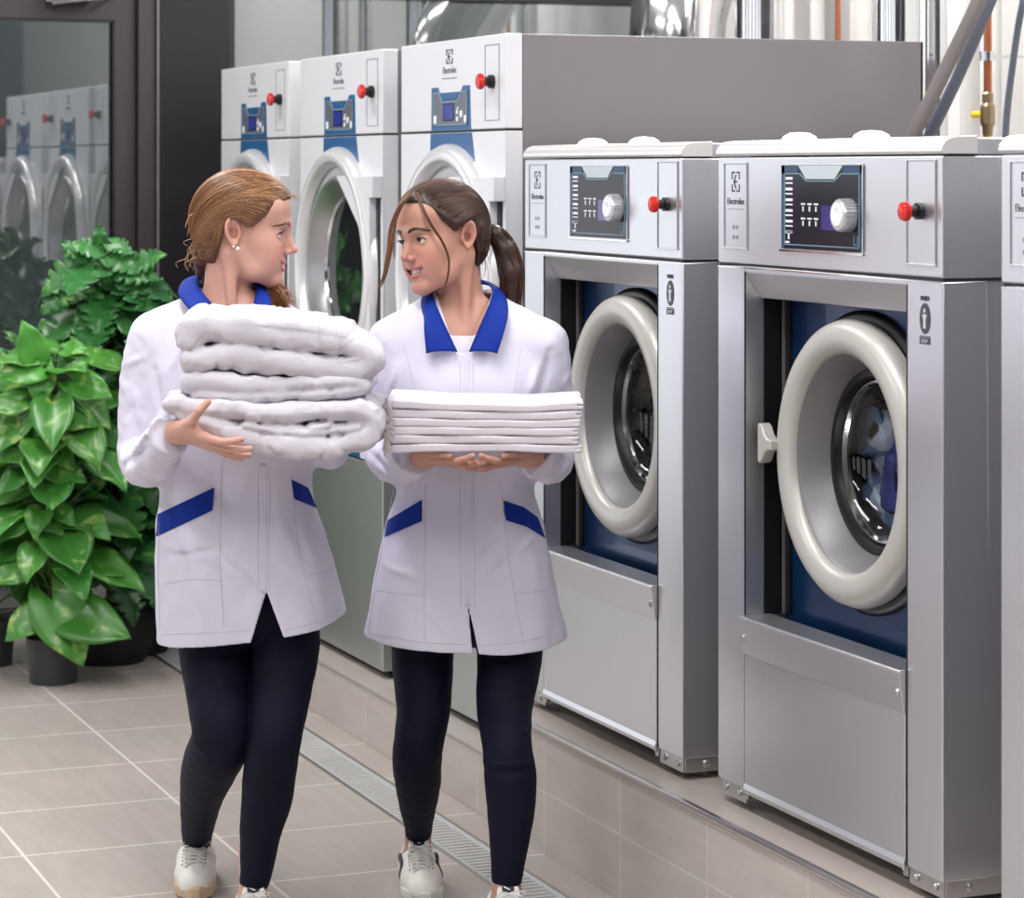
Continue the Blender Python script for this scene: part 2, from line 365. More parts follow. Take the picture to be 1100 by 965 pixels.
def washer(label, Y1, load, W=.957, D=1.05, full=True):
    root = thing('washing_machine', label, 'washing machine', (2.62, Y1, .31), -math.pi/2)
    S = M['steel']
    e, a1, a2 = .132, .825, W          # stile edges
    zo, zt = .428, 1.113               # opening bottom / top
    # cabinet
    c = MB()
    c.box(0, e, 0, .10, .05, 1.180); c.box(a1, W, 0, .10, .05, 1.180)
    c.prism([(0, 1.180), (.10, 1.180), (.10, zt), (.04, zt), (0, 1.170)], e, a1, 'yz')      # sloping lintel
    c.box(0, .012, .102, D, .05, 1.180).box(W-.012, W, .10, D, .05, 1.180).box(0, W, D-.01, D, .05, 1.180).box(.012, W-.012, .102, D, .05, .06)
    c.build('cabinet', S, root, bevel=.003, smooth=30)
    ln = MB().box(e-.001, e+.001, -.0012, .002, .05, 1.17).box(a1-.001, a1+.001, -.0012, .002, .05, 1.17)
    ln.each('stile_seam', M['dark_gap'], root, smooth=0)
    MB().box(.002, W-.002, -.0012, .006, 1.1775, 1.1800).build('seam_highlight', M['chrome'], root, smooth=0)  # bright strip put in as the highlight under the seam
    h = MB().box(0, W, 0, D, 1.1865, 1.418)
    h.build('control_housing', S, root, bevel=.004, smooth=30)
    MB().box(.004, W-.004, .004, D-.004, 1.178, 1.189).build('seam', M['dark_gap'], root, smooth=0)
    # top: bullnose and cover
    pr = [(.075, 1.421), (.0, 1.421), (-.002, 1.424)]
    for i in range(9):
        t = math.pi/2*i/8; pr.append((.030-.034*math.cos(t), 1.426+.028*math.sin(t)))
    pr += [(.075, 1.456)]
    MB().prism(pr, -.003, W+.003, 'yz').build('top_cap', M['steel_cap'], root, bevel=.001, smooth=50)
    MB().box(0, W, .075, D, 1.419, 1.452).build('top_cover', S, root, bevel=.003, smooth=0)
    # plates
    def plate(x0, x1, z0, z1, nm):
        t = .0045
        m = MB().box(x0, x1, -.0008, .001, z0, z1)
        m.box(x0-t, x1+t, -.004, .001, z0-t, z0).box(x0-t, x1+t, -.0035, .001, z1, z1+t*.6).box(x0-t*.6, x0, -.0035, .001, z0, z1).box(x1, x1+t*.6, -.0035, .001, z0, z1)
        return m.build(nm, S, root, bevel=.0012, smooth=30)
    plate(.036, .143, 1.222, 1.404, 'badge_plate')
    lg = MB(); emblem(lg, .090, 1.365, .040, .044); lg.build('emblem', M['ink'], root, smooth=0)
    MB().text('Electrolux', .020, (.090, -.0010, 1.316), (1, 0, 0), (0, 0, 1)).build('lettering', M['ink'], root, smooth=0)
    MB().box(.05, .13, -.0014, 0, 1.3045, 1.306).box(.075, .085, -.0014, 0, 1.262, 1.270).box(.092, .102, -.0014, 0, 1.262, 1.270).box(.075, .085, -.0014, 0, 1.240, 1.248).box(.092, .102, -.0014, 0, 1.240, 1.248).build('small_print', M['ink_soft'], root, smooth=0)
    plate(.828, .932, 1.212, 1.408, 'service_plate')
    estop(root, .880, 1.312)
    # display
    x0, x1, z0, z1 = .307, .654, 1.226, 1.400
    dp = MB().box(x0, x1, -.0015, .001, z0, z1).build('display', M['display'], root, smooth=0)
    MB().box(x0-.006, x1+.004, -.005, .001, z0-.007, z0-.001).box(x1+.0005, x1+.004, -.004, .001, z0, z1).box(x0-.006, x1+.004, -.004, .001, z1+.001, z1+.004).build('bezel', M['chrome'], dp, bevel=.001)
    bl = MB(); y = -.0022
    bl.box(x0, x0+.014, y, 0, z0, z1).box(x1-.010, x1, y, 0, z0, z1).box(x0, x0+.075, y, 0, z1-.016, z1).box(x1-.08, x1, y, 0, z1-.016, z1)
    bl.build('frame_print', M['dblue'], dp, smooth=0)
    tb = MB().prism([(x0+.075, z1), (x1-.08, z1), (x1-.115, z1-.028), (x0+.11, z1-.028)], -.0026, 0).build('header_print', M['hdr'], dp, smooth=0)
    li = MB(); y = -.0028; w = .0022
    li.box(x0+.014, x0+.078, y, 0, z1-.018, z1-.016).box(x1-.083, x1-.012, y, 0, z1-.018, z1-.016)
    li.box(x0+.014, x0+.014+w, y, 0, z0+.008, z1-.016).box(x1-.012-w, x1-.012, y, 0, z0+.008, z1-.016).box(x0+.014, x1-.012, y, 0, z0+.008, z0+.010)
    li.prism([(x0+.078, z1-.016), (x0+.083, z1-.016), (x0+.113, z1-.031), (x0+.110, z1-.033)], y, 0).prism([(x1-.083, z1-.016), (x1-.088, z1-.016), (x1-.118, z1-.031), (x1-.115, z1-.033)], y, 0)
    li.box(x0+.110, x1-.115, y, 0, z1-.033, z1-.031)
    li.box(x1-.035, x1-.018, y, 0, z0+.014, z0+.016).box(x1-.035, x1-.033, y, 0, z0+.014, z0+.032).box(x1-.020, x1-.018, y, 0, z0+.014, z0+.032)
    li.build('line_print', M['dline'], dp, smooth=0)
    mk = MB(); y = -.0024
    zz = z1-.024
    for k in range(11):
        hgt = .003 if k % 2 else .0055
        mk.box(x0+.019, x0+.05, y, 0, zz-hgt, zz); zz -= .0112
    mk.box(x0+.016, x0+.05, y, 0, z0+.034, z0+.037).box(x0+.03, x0+.036, y, 0, z0+.020, z0+.034).box(x0+.018, x0+.036, y, 0, z0+.012, z0+.016)
    for r in range(2):
        for q in range(3):
            xx = x0+.088+q*.028; zt_ = z1-.078-r*.030
            mk.box(xx, xx+.018, y, 0, zt_-.0035, zt_); mk.box(xx+.006, xx+.011, y, 0, zt_-.017, zt_-.0065)
    mk.build('button_print', M['white'], dp, smooth=0)
    MB().box(x0+.175, x0+.24, -.0021, 0, z1-.132, z1-.082).build('screen', M['lcd2'], dp, smooth=0)
    kb = MB(); kx, kz = x0+.294, z1-.100
    kb.lathe([(0, -.030), (.014, -.030), (.016, -.0315), (.022, -.0315), (.024, -.030), (.029, -.030), (.0315, -.027), (.033, -.001)], (kx, 0, kz), 'y', 40)
    for k in range(30):
        a = 2*math.pi*k/30; kb.tube([(kx+.0325*math.cos(a), -.002, kz+.0325*math.sin(a)), (kx+.0315*math.cos(a), -.026, kz+.0315*math.sin(a))], .0016, 5)
    kn = kb.build('knob', M['knob'], dp)
    MB().lathe([(0, -.0318), (.013, -.0318), (.015, -.0332), (.021, -.0332), (.0235, -.0315), (.0235, -.029)], (kx, 0, kz), 'y', 40).build('knob_face', M['knob_face'], kn)
    # pictogram on the right stile
    pc = MB(); px, pz = .893, 1.108
    pc.lathe([(0, -.0012), (.019, -.0012)], (0, 0, 0), 'y', 28)
    pc.v = [(v[0]+px, v[1], v[2]*1.55+pz) for v in pc.v]
    pc.cur = 0
    for r_ in range(2):
        pass
    pc.text('PUSH', .013, (px, -.001, pz+.034), (1, 0, 0), (0, 0, 1)); pc.box(px-.019, px+.019, -.0012, 0, pz-.049, pz-.036); pc.box(px-.019, px+.019, -.0012, 0, pz-.035, pz-.033)
    pc.cur = 1
    pc.lathe([(0, -.0018), (.0045, -.0018)], (px, 0, pz+.015), 'y', 12)
    pc.prism([(px-.009, pz+.008), (px+.009, pz+.008), (px+.004, pz-.002), (px+.005, pz-.019), (px-.005, pz-.019), (px-.004, pz-.002)], -.0018, 0)
    pc.text('STOP', .010, (px, -.0014, pz-.046), (1, 0, 0), (0, 0, 1))
    pc.build('pictogram', [M['ink'], M['steel_pale']], root, smooth=0)
    # recess
    MB().holed(e-.01, a1+.01, .28, 1.178, .5, .791, .262, .098, .102).build('door_surround', M['blue_panel'], root, smooth=0)
    MB().box(e, e+.004, .045, .1, zo, zt).box(e, e+.035, .090, .099, zo, zt).box(a1-.004, a1, .045, .1, zo, zt).box(e, a1, .06, .1, zt-.002, zt+.02).build('recess_seal', M['rubber'], root, smooth=0)
    MB().box(e+.012, e+.016, .084, .092, zo, zt).build('seal_strip', M['cone'], root, smooth=0)
    # door
    cx, cz = .500, .791
    dr = thing_part('door', root)
    MB().lathe([(.2235, .050), (.226, .040), (.238, .030), (.258, .026), (.276, .030), (.289, .042), (.2955, .060), (.292, .078), (.27, .085)], (cx, 0, cz), 'y', 96).build('ring', M['ring'], dr, smooth=60)
    MB().lathe([(.2235, .050), (.216, .056), (.190, .118)], (cx, 0, cz), 'y', 96).build('inner_cone', M['cone'], dr, smooth=60)
    MB().lathe([(.190, .118), (.188, .112), (.176, .112), (.172, .13), (.163, .145)], (cx, 0, cz), 'y', 96).lathe([(.27, .085), (.300, .082), (.312, .090), (.312, .100), (.26, .100)], (cx, 0, cz), 'y', 96).build('gasket', M['rubber'], dr, smooth=60)
    MB().lathe([(.170, .134), (.167, .126), (.163, .126), (.160, .136)], (cx, 0, cz), 'y', 96).build('chrome_rim', M['chrome'], dr, smooth=60)
    g = MB().lathe([(.163, .134), (.155, .15), (.12, .170), (.06, .183), (0, .186)], (cx, 0, cz), 'y', 64).build('porthole_glass', M['glass'], dr, smooth=60)
    # handle
    hp = [(-.030, .040), (-.022, .044), (-.010, .038), (.002, .020), (.016, .012), (.034, .011), (.034, -.011), (.016, -.012), (.002, -.020), (-.010, -.038), (-.022, -.044), (-.030, -.040)]
    MB().prism([(.196+a, cz+.012+b) for a, b in hp], .012, .040).build('handle', M['ring'], root, bevel=.008, bseg=3)
    MB().box(.205, .222, .038, .07, cz-.004, cz+.028).build('handle_stem', M['black'], root, bevel=.002)
    MB().box(.770, a1-.001, .045, .098, cz-.245, cz+.225).build('hinge', M['ring'], root, bevel=.006)
    tm = MB().box(cx-.2955*.985, cx-.27, .0355, .041, cz+.06, cz+.062)
    # drum: hollow box carved behind the door is dark; bowl and back
    dm = MB().lathe([(.26, .10), (.26, .104), (.255, .40), (0, .42)], (cx, 0, cz), 'y', 64).lathe([(.19, .118), (.26, .104)], (cx, 0, cz), 'y', 64)
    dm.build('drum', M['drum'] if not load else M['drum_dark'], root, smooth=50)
    dots = MB()
    for q in range(11):
        yy = .13+q*.024
        for k in range(64):
            a = 2*math.pi*(k+.5*(q % 2))/64; ca, sa = math.cos(a), math.sin(a); r = .254; vs = []
            for h_ in range(8):
                b_ = 2*math.pi*h_/8; t_ = .0072*math.cos(b_); vs.append((cx+r*ca-sa*t_, yy+.0072*math.sin(b_), cz+r*sa+ca*t_))
            dots.add(vs, [tuple(range(8))])
    if not load: dots.build('drum_holes', M['dark_gap'], root, smooth=0)
    # lower
    MB().prism([(-.014, zo), (-.017, zo-.003), (-.017, zo-.008), (-.006, zo-.083), (.02, zo-.083), (.06, zo)], e+.002, a1-.002, 'yz').build('kick_trim', S, root, bevel=.0015, smooth=0)
    MB().box(e+.003, a1-.003, -.003, .1, .052, zo-.070).prism([(-.003, .066), (-.007, .054), (-.006, .044), (.06, .044), (.06, .066)], e+.003, a1-.003, 'yz').build('lower_panel', S, root, bevel=.002, smooth=0)
    fp = MB().box(.012, e-.002, .004, .012, .018, .058).box(a1+.002, W-.004, .004, .012, .018, .058).box(W-.006, W-.001, .008, .55, .018, .056).box(e-.001, e+.016, .0, .010, .030, .062).box(a1-.016, a1+.001, .0, .010, .030, .062)
    fp.each('foot_plate', M['screw'], root, bevel=.0015)
    sc = MB()
    for x in (.035, .098, a1+.03, W-.03): screw(sc, x, .036, .004)
    for x in (e+.007, a1-.008): screw(sc, x, .046, .0, .006)
    for x in (e+.016, a1-.016): screw(sc, x, zo-.045, -.0105, .008)
    for yy in (.06, .19, .40): sc.lathe([(0, .006), (.005, .006), (.009, .003), (.009, 0)], (W-.001, yy, .036), 'x', 12)
    sc.each('screw', M['screw'], root)
    for x, yy in ((.1, .12), (W-.07, .12), (.1, D-.1), (W-.07, D-.1)):
        MB().lathe([(0, .004), (.034, .004), (.036, .010), (.03, .016), (.012, .018), (.012, .06)], (x, yy, -.003), 'z', 24).build('foot', M['screw'], root)
    # white caps on the lid
    for x in (.10, .42):
        MB().lathe([(.042, 0), (.042, .004), (.036, .013), (.022, .020), (0, .022)], (x, .15, 1.452), 'z', 32).build('lid_cap', M['capwhite'], root, smooth=60)
    return root

def thing_part(name, root):
    o = bpy.data.objects.new(name, None); COL.objects.link(o); o.parent = root; return o

M['steel_cap'] = mat('cap_steel', srgb(226, 223, 223), .3, .5)
M['knob_face'] = mat('knob_face', srgb(232, 232, 236), .3)
M['steel_pale'] = mat('pale_print', srgb(190, 190, 192), .5)
M['hdr'] = mat('display_header', srgb(176, 186, 192), .35)
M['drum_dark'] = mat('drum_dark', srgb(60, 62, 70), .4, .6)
M['capwhite'] = mat('cap_white', srgb(225, 224, 222), .4)
m_, nt_, b_ = new_mat('lcd_violet'); b_.inputs['Base Color'].default_value = srgb(40, 34, 90); b_.inputs['Emission Color'].default_value = srgb(66, 58, 120); b_.inputs['Emission Strength'].default_value = .5; b_.inputs['Roughness'].default_value = .15
M['lcd2'] = m_

w1 = washer('stainless washing machine with blue and white laundry behind its round door', 5.35, True)
w2 = washer('stainless washing machine with an empty drum, next to the tall dryers', 6.49, False)
w0 = washer('stainless washing machine cut off by the right edge of the photo', 4.19, True)

def dryer(label, Y1, W=.832, D=1.27):
    root = thing('tumble_dryer', label, 'tumble dryer', (2.62, Y1, .176), -math.pi/2, )
    S = M['dryer']; zs, zt = 1.632, 1.888; cx, cz = .415, 1.206
    MB().box(0, W, 0, .05, zs+.003, zt).build('control_housing', S, root, bevel=.004)
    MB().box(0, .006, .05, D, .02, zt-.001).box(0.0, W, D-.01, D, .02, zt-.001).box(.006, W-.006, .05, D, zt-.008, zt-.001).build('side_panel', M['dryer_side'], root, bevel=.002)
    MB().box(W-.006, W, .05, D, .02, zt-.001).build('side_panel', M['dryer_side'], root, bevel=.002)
    MB().holed(0, W, .640, zs-.003, cx, cz, .29, 0, .004).box(0, .004, .004, .05, .64, zs-.003).box(W-.004, W, .004, .05, .64, zs-.003).build('cabinet', S, root, bevel=.0015, smooth=30)
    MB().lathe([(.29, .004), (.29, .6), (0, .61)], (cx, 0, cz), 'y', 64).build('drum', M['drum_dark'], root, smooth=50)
    MB().box(0, W, 0, .05, .02, .634).build('lower_panel', M['dryer_low'], root, bevel=.004)
    MB().box(.004, W-.004, .004, .05, .625, .648).box(.004, W-.004, .004, .05, zs-.01, zs+.01).build('seam', M['dark_gap'], root, smooth=0)
    # blue decal: band from display to ring, and its lower twin
    dc = MB(); y = -.0012
    dc.prism([(.262, zs+.004), (.578, zs+.004), (.570, 1.758), (.515, 1.758), (.500, 1.742), (.33, 1.742), (.318, 1.758), (.264, 1.758)], y, .001)
    dc.prism([(.256, zs-.004), (.584, zs-.004), (.612, cz+.33), (.735, cz+.22), (.68, cz+.20), (.56, cz+.315), (.415, cz+.335), (.28, cz+.32), (.250, cz+.33)], y, .001)
    dc.prism([(.25, cz-.33), (.415, cz-.335), (.58, cz-.33), (.60, cz-.42), (.62, .641), (.22, .641), (.24, cz-.42)], y, .001)
    dc.each('blue_decal', M['decal_blue'], root, smooth=0)
    x0, x1, z0, z1 = .280, .556, 1.650, 1.742
    dp = MB().prism([(x0, z0), (x1, z0), (x1, z1+.002), (.508, z1+.002), (.475, z1-.026), (.352, z1-.026), (.325, z1+.002), (x0, z1+.002)], -.0025, 0).build('display', M['panel_grey'], root, smooth=0)
    ol = MB(); y = -.0034; w = .005
    ol.box(x0, x1, y, 0, z0, z0+w*.8).box(x0, x0+w, y, 0, z0, z1).box(x1-w, x1, y, 0, z0, z1).box(x0, .325, y, 0, z1-.002, z1+.002).box(.508, x1, y, 0, z1-.002, z1+.002)
    ol.prism([(.322, z1+.002), (.330, z1+.002), (.357, z1-.024), (.350, z1-.028)], y, 0).prism([(.510, z1+.002), (.502, z1+.002), (.471, z1-.024), (.478, z1-.028)], y, 0).box(.350, .478, y, 0, z1-.029, z1-.025)
    ol.build('outline_print', M['dline'], dp, smooth=0)
    MB().box(.362, .452, -.0030, 0, z0+.012, z0+.062).build('screen_bezel', M['display'], dp, smooth=0)
    MB().box(.368, .444, -.0036, 0, z0+.016, z0+.058).build('screen', M['lcd'], dp, smooth=0)
    MB().prism([(.345, z1-.002), (.490, z1-.002), (.468, z1-.018), (.362, z1-.018)], -.003, 0).build('header_print', M['decal_blue'], dp, smooth=0)
    bt = MB()
    for bx, bz, r in ((.478, .036, .007), (.508, .030, .010), (.478, .016, .007), (.482, .046, .004)): bt.lathe([(0, -.0045), (r, -.0045), (r, 0)], (bx, 0, z0+bz), 'y', 14)
    bt.box(.288, .310, -.0036, 0, z0+.006, z0+.028).box(.530, .546, -.0036, 0, z0+.006, z0+.026)
    bt.each('button', M['white'], dp)
    lg = MB(); emblem(lg, .409, 1.842, .052, .040); lg.build('emblem', M['ink'], root, smooth=0)
    MB().text('Electrolux', .026, (.409, -.0010, 1.796), (1, 0, 0), (0, 0, 1)).build('lettering', M['ink_soft'], root, smooth=0)
    MB().box(.35, .468, -.0014, 0, 1.781, 1.783).build('small_print', M['ink_soft'], root, smooth=0)
    pl = MB(); a0, a1, b0, b1 = .684, .790, 1.658, 1.862; t = .003
    pl.box(a0, a0+t, -.0012, 0, b0, b1).box(a1-t, a1, -.0012, 0, b0, b1).box(a0, a1, -.0012, 0, b1-t*.7, b1).box(a0, a1, -.0012, 0, b0, b0+t*.5)
    pl.build('service_plate', M['ink_soft'], root, smooth=0)
    estop(root, .742, 1.762, 1.15)
    # door
    dr = thing_part('door', root)
    MB().lathe([(.330, -.006), (.333, -.022), (.341, -.034), (.352, -.038), (.368, -.037), (.382, -.028), (.392, -.010), (.392, 0)], (cx, 0, cz), 'y', 96).build('ring', M['dring'], dr, smooth=60)
    MB().lathe([(.330, -.006), (.326, .018), (.304, .018), (.298, -.010), (.290, -.018), (.280, -.016), (.240, .036)], (cx, -.002, cz), 'y', 96).build('inner_cone', M['dcone'], dr, smooth=50)
    MB().lathe([(.241, .034), (.239, .028), (.234, .028), (.231, .038)], (cx, -.002, cz), 'y', 96).build('chrome_rim', M['chrome'], dr, smooth=60)
    MB().lathe([(.238, .036), (.16, .046), (.08, .050), (0, .051)], (cx, -.002, cz), 'y', 64).build('porthole_glass', M['dglass'], dr, smooth=60)
    MB().prism([(.47, cz+.30), (.790, cz+.30), (.790, cz-.30), (.47, cz-.30), (.70, cz-.14), (.74, cz), (.70, cz+.14)], -.030, -.004).build('door_plate', S, dr, bevel=.004)
    MB().box(.792, .832, -.034, .0, cz+.235, cz+.302).box(.792, .832, -.034, .0, cz-.302, cz-.235).each('hinge', S, root, bevel=.003)
    MB().box(.792, .812, -.006, .0, cz-.235, cz+.235).build('door_gap', M['rubber'], root, smooth=0)
    MB().box(.02, W-.02, .03, D-.05, -.003, .01).build('base', M['dark_gap'], root, smooth=0)
    return root
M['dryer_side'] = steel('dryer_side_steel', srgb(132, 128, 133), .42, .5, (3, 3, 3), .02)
M['dryer_low'] = steel('dryer_lower_steel', srgb(186, 190, 188), .38, .8, var=.02)
M['dring'] = mat('dryer_ring', srgb(222, 221, 224), .28, .4)
M['dcone'] = mat('dryer_cone', srgb(176, 176, 178), .32, .85)
M['dglass'] = mat('dryer_dark_glass', srgb(26, 30, 30), .06, spec=.8, coat=.6)
dryer('tall pale grey tumble dryer nearest the camera, behind the dark-haired woman', 7.46)
dryer('tall tumble dryer between the heads of the two women', 8.46)
dryer('tall tumble dryer nearest the dark column, behind the blonde woman', 9.42)
# ------------------------------------------------------------------ ducts and pipes behind the dryers
M['duct'] = steel('duct_steel', srgb(232, 232, 234), .12, 1., (3, 3, 3), .03)
M['copper'] = mat('copper', srgb(190, 118, 88), .3, .9)
M['hose_grey'] = mat('hose_grey', srgb(128, 122, 120), .5, bump=(500, .3, 1))
M['hose_blue'] = mat('hose_blue_grey', srgb(104, 110, 124), .5)
M['hose_black'] = mat('hose_black', srgb(38, 34, 38), .45)
M['yellow'] = mat('gas_yellow', srgb(238, 200, 20), .4)
M['pipe_white'] = mat('pipe_white', srgb(214, 212, 210), .35)
M['brass'] = mat('brass', srgb(170, 150, 120), .3, .9)

def at(px, X):                    # place on the photo column px at distance X from the row's wall side
    u = (px-550)/F; d = X/(SN+u*CS); return d*(CS-u*SN)

def pipe(name, label, cat, px, X, r, m, z0=0., z1=4.19, bands=(), group=None, seg=40):
    y = at(px, X)
    root = thing(name, label, cat, (X, y, z0), 0, group)
    MB().lathe([(r, 0), (r, z1-z0)], (0, 0, 0), 'z', seg).build('pipe', m, root, smooth=60)
    for b in bands: MB().lathe([(r, b-.03-z0), (r+.006, b-.028-z0), (r+.008, b-z0), (r+.006, b+.028-z0), (r, b+.03-z0)], (0, 0, 0), 'z', seg).build('band', m, root, smooth=60)
    return root
# big elbow duct behind the farthest dryer
X = 4.16; y = at(727, X)
r = .178
root = thing('exhaust_duct', 'wide shiny exhaust duct with an elbow, largest of the pipes above the machines', 'duct', (X, y, 2.06))
MB().lathe([(r+.012, 0), (r+.012, .06), (r, .064), (r, .10)], (0, 0, 0), 'z', 64).build('collar', M['duct'], root, smooth=40)
el = MB(); n = 10
pts = []; Rb = .30
# a shallow elbow toward the wall that straightens again above
Rb = .42
for i in range(n+1):
    t = math.radians(34)*i/n
    pts.append(((Rb-Rb*math.cos(t))*.9, (Rb-Rb*math.cos(t))*.43, .10+Rb*math.sin(t)))
el.tube(pts, r-.002, 64, cap=False); el.build('elbow', M['duct'], root, smooth=12)
MB().tube([Vector(pts[0])-Vector((0, 0, .0)), Vector(pts[0])+Vector((0, 0, .012))], r+.008, 64, cap=False).build('seam_band', M['duct'], root, smooth=40)
dx = Vector(pts[-1])-Vector(pts[-2]); dx.normalize()
e_ = Vector(pts[-1]); MB().tube([e_, e_+dx*.25, e_+dx*.38+Vector((0, 0, .06)), e_+dx*.42+Vector((0, 0, .3)), e_+dx*.42+Vector((0, 0, 1.2))], r, 64, cap=False).build('pipe', M['duct'], root, smooth=40)

pipe('exhaust_duct', 'slim shiny duct right of the elbow duct', 'duct', 822, 4.25, .105, M['duct'], 2.06)
pipe('exhaust_duct', 'shiny duct rising behind the right end of the nearest dryer', 'duct', 965, 4.15, .066, M['duct'], 2.06)
pipe('steel_pipe', 'tall shiny pipe just past the end of the nearest dryer', 'pipe', 1006, 4.3, .035, M['duct'])
pipe('steel_pipe', 'thin shiny pipe between the slim duct and the copper pipe', 'pipe', 845, 4.55, .028, M['duct'], bands=(2.26,))
pipe('water_pipe', 'white pipe beside the left copper pipe', 'pipe', 878, 4.6, .026, M['pipe_white'])
cp = pipe('copper_pipe', 'thin copper pipe above the long dryer side', 'pipe', 900, 4.6, .0105, M['copper'])
pipe('water_pipe', 'white pipe just left of the steel duct', 'pipe', 925, 4.7, .040, M['pipe_white'])
pipe('water_pipe', 'white pipe between the grey hoses and the yellow tube', 'pipe', 1042, 4.72, .034, M['pipe_white'])
pipe('water_pipe', 'white pipe right of the yellow gas tube', 'pipe', 1072, 4.75, .012, M['pipe_white'])
# control box on the wall
yb = at(773, 4.8)
cb = thing('control_box', 'small white wall box with a dark screen beside the elbow duct', 'box', (4.85, yb, 2.12))
MB().box(-.09, 0, -.10, .10, 0, .34).build('housing', M['capwhite'], cb, bevel=.006)
MB().box(-.094, -.085, -.07, .06, .03, .12).build('screen', M['display'], cb, bevel=.002)
MB().box(-.096, -.085, -.075, .065, .12, .135).build('hood', M['dblue'], cb, bevel=.002)

# gas line: copper pipe, clamp, valve, yellow hose
X = 4.6; y = at(1061, X)
g = thing('gas_pipe', 'copper pipe with a valve and a bright yellow tube below it', 'gas pipe', (X, y, 1.75))
MB().tube([(0, 0, 2.44), (0, 0, .20)], .0135, 16).build('copper_tube', M['copper'], g)
MB().lathe([(.016, .30), (.026, .30), (.026, .33), (.016, .33)], (0, 0, 0), 'z', 20).box(.0, .25, -.006, .006, .31, .32).build('pipe_clamp', M['chrome'], g)
MB().lathe([(.014, .20), (.018, .195), (.018, .165), (.024, .155), (.024, .10), (.018, .09), (.016, .06)], (0, 0, 0), 'z', 20).build('valve', M['brass'], g, smooth=30)
MB().tube([(-.03, .0, .128), (-.055, .01, .128)], .011, 10).build('valve_handle', M['yellow'], g)
MB().tube([(0, 0, .065), (-.003, 0, -.03), (-.006, 0, -.3), (-.01, 0, -1.44)], .0125, 14).build('yellow_tube', M['yellow'], g)

def world(px, py, X):
    u = (px-550)/F; d = X/(SN+u*CS); return Vector((X, d*(CS-u*SN), H-(py-183)/F*d))
def hose(label, pts, X, r, m, cat='hose', name='drain_hose'):
    P = [world(a, b, X+dx) for a, b, dx in pts]
    mid = P[len(P)//2]
    # smooth path
    Q = []
    for i in range(len(P)-1):
        p0 = P[max(i-1, 0)]; p1 = P[i]; p2 = P[i+1]; p3 = P[min(i+2, len(P)-1)]
        for k in range(8):
            t = k/8; Q.append(.5*((2*p1)+(-p0+p2)*t+(2*p0-5*p1+4*p2-p3)*t*t+(-p0+3*p1-3*p2+p3)*t**3))
    Q.append(P[-1])
    [q.__setitem__(2, max(q[2], (.324 if q[1] < 6.5 else .186))) for q in Q]; tag(MB().tube(Q, r, 14).build(name, m), label, cat)
hose('brownish grey hose slanting up behind the near washing machine', [(962, 716, 0), (961, 560, 0), (961, 420, 0), (961, 310, 0), (963, 235, 0), (968, 185, 0), (977, 154, 0), (1020, 66, .0), (1058, -14, .0), (1110, -140, .1), (1130, -500, .2)], 3.735, .0195, M['hose_grey'])
hose('blue-grey hose slanting up, right of the brownish hose', [(978, 716, 0), (976, 560, 0), (975, 420, 0), (975, 310, 0), (978, 240, 0), (985, 190, 0), (996, 152, 0), (1030, 80, .0), (1068, -10, .0), (1118, -140, .1), (1138, -500, .2)], 3.80, .0165, M['hose_blue'])
hose('black cable running up at the right edge above the machines', [(1074, 750, 0), (1074, 560, 0), (1074, 400, 0), (1074, 280, 0), (1075, 200, 0), (1077, 150, 0), (1084, 95, 0), (1091, 50, 0), (1104, 0, 0), (1120, -80, .1), (1120, -500, .2)], 4.4, .013, M['hose_black'], 'cable', 'power_cable')
hose('pale grey hose beside the black cable at the top right corner', [(1084, 730, 0), (1082, 540, 0), (1081, 400, 0), (1080, 280, 0), (1080, 200, 0), (1081, 130, .0), (1092, 40, 0), (1101, -10, 0), (1112, -80, .1), (1112, -500, .2)], 4.55, .011, M['hose_blue'], 'hose')
# ------------------------------------------------------------------ implicit surfaces -> meshes
def V3(*a): return np.array(a, float)
def smin(a, b, k):
    if k <= 0: return np.minimum(a, b)
    h = np.maximum(k-np.abs(a-b), 0)/k
    return np.minimum(a, b)-h*h*k*.25
def smax(a, b, k): return -smin(-a, -b, k)

class Sdf:
    """ordered list of shapes, each joined to or cut from what came before"""
    def __init__(s): s.items = []; s.post = None
    def _put(s, f, c, R, k, op): s.items.append((f, np.array(c, float), R, k, op)); return s
    def cone(s, a, b, ra, rb, k=.01, op='+', flat=None):
        """tapered capsule from a to b"""
        a = np.array(a, float); b = np.array(b, float); ab = b-a; L2 = max(ab.dot(ab), 1e-12)
        def f(P):
            t = np.clip((P-a) @ ab/L2, 0, 1)
            return np.linalg.norm(P-a-t[:, None]*ab, axis=1)-(ra+(rb-ra)*t)
        return s._put(f, (a+b)/2, math.sqrt(L2)/2+max(ra, rb), k, op)
    def chain(s, pts, rs, k=.01, op='+'):
        for i in range(len(pts)-1): s.cone(pts[i], pts[i+1], rs[i], rs[i+1], k if i == 0 else min(k, .5*rs[i]), op)
        return s
    def ell(s, c, r, k=.01, op='+', R=None):
        c = np.array(c, float); r = np.array(r if hasattr(r, '__len__') else (r, r, r), float)
        def f(P):
            q = P-c
            if R is not None: q = q @ R
            k0 = np.linalg.norm(q/r, axis=1); k1 = np.linalg.norm(q/(r*r), axis=1)
            return np.where(k1 > 1e-9, k0*(k0-1)/np.maximum(k1, 1e-9), -r.min())
        return s._put(f, c, r.max(), k, op)
    def fn(s, f, c, R, k=.01, op='+'): return s._put(f, c, R, k, op)
    def ev(s, P, c=None, br=None):
        d = np.full(len(P), .6)
        for f, ic, R, k, op in s.items:
            if c is not None and np.linalg.norm(c-ic)-R > br+k+.03: continue
            v = f(P)
            d = smin(d, v, k) if op == '+' else smax(d, -v, k)
        if s.post: d = s.post(P, d)
        return d

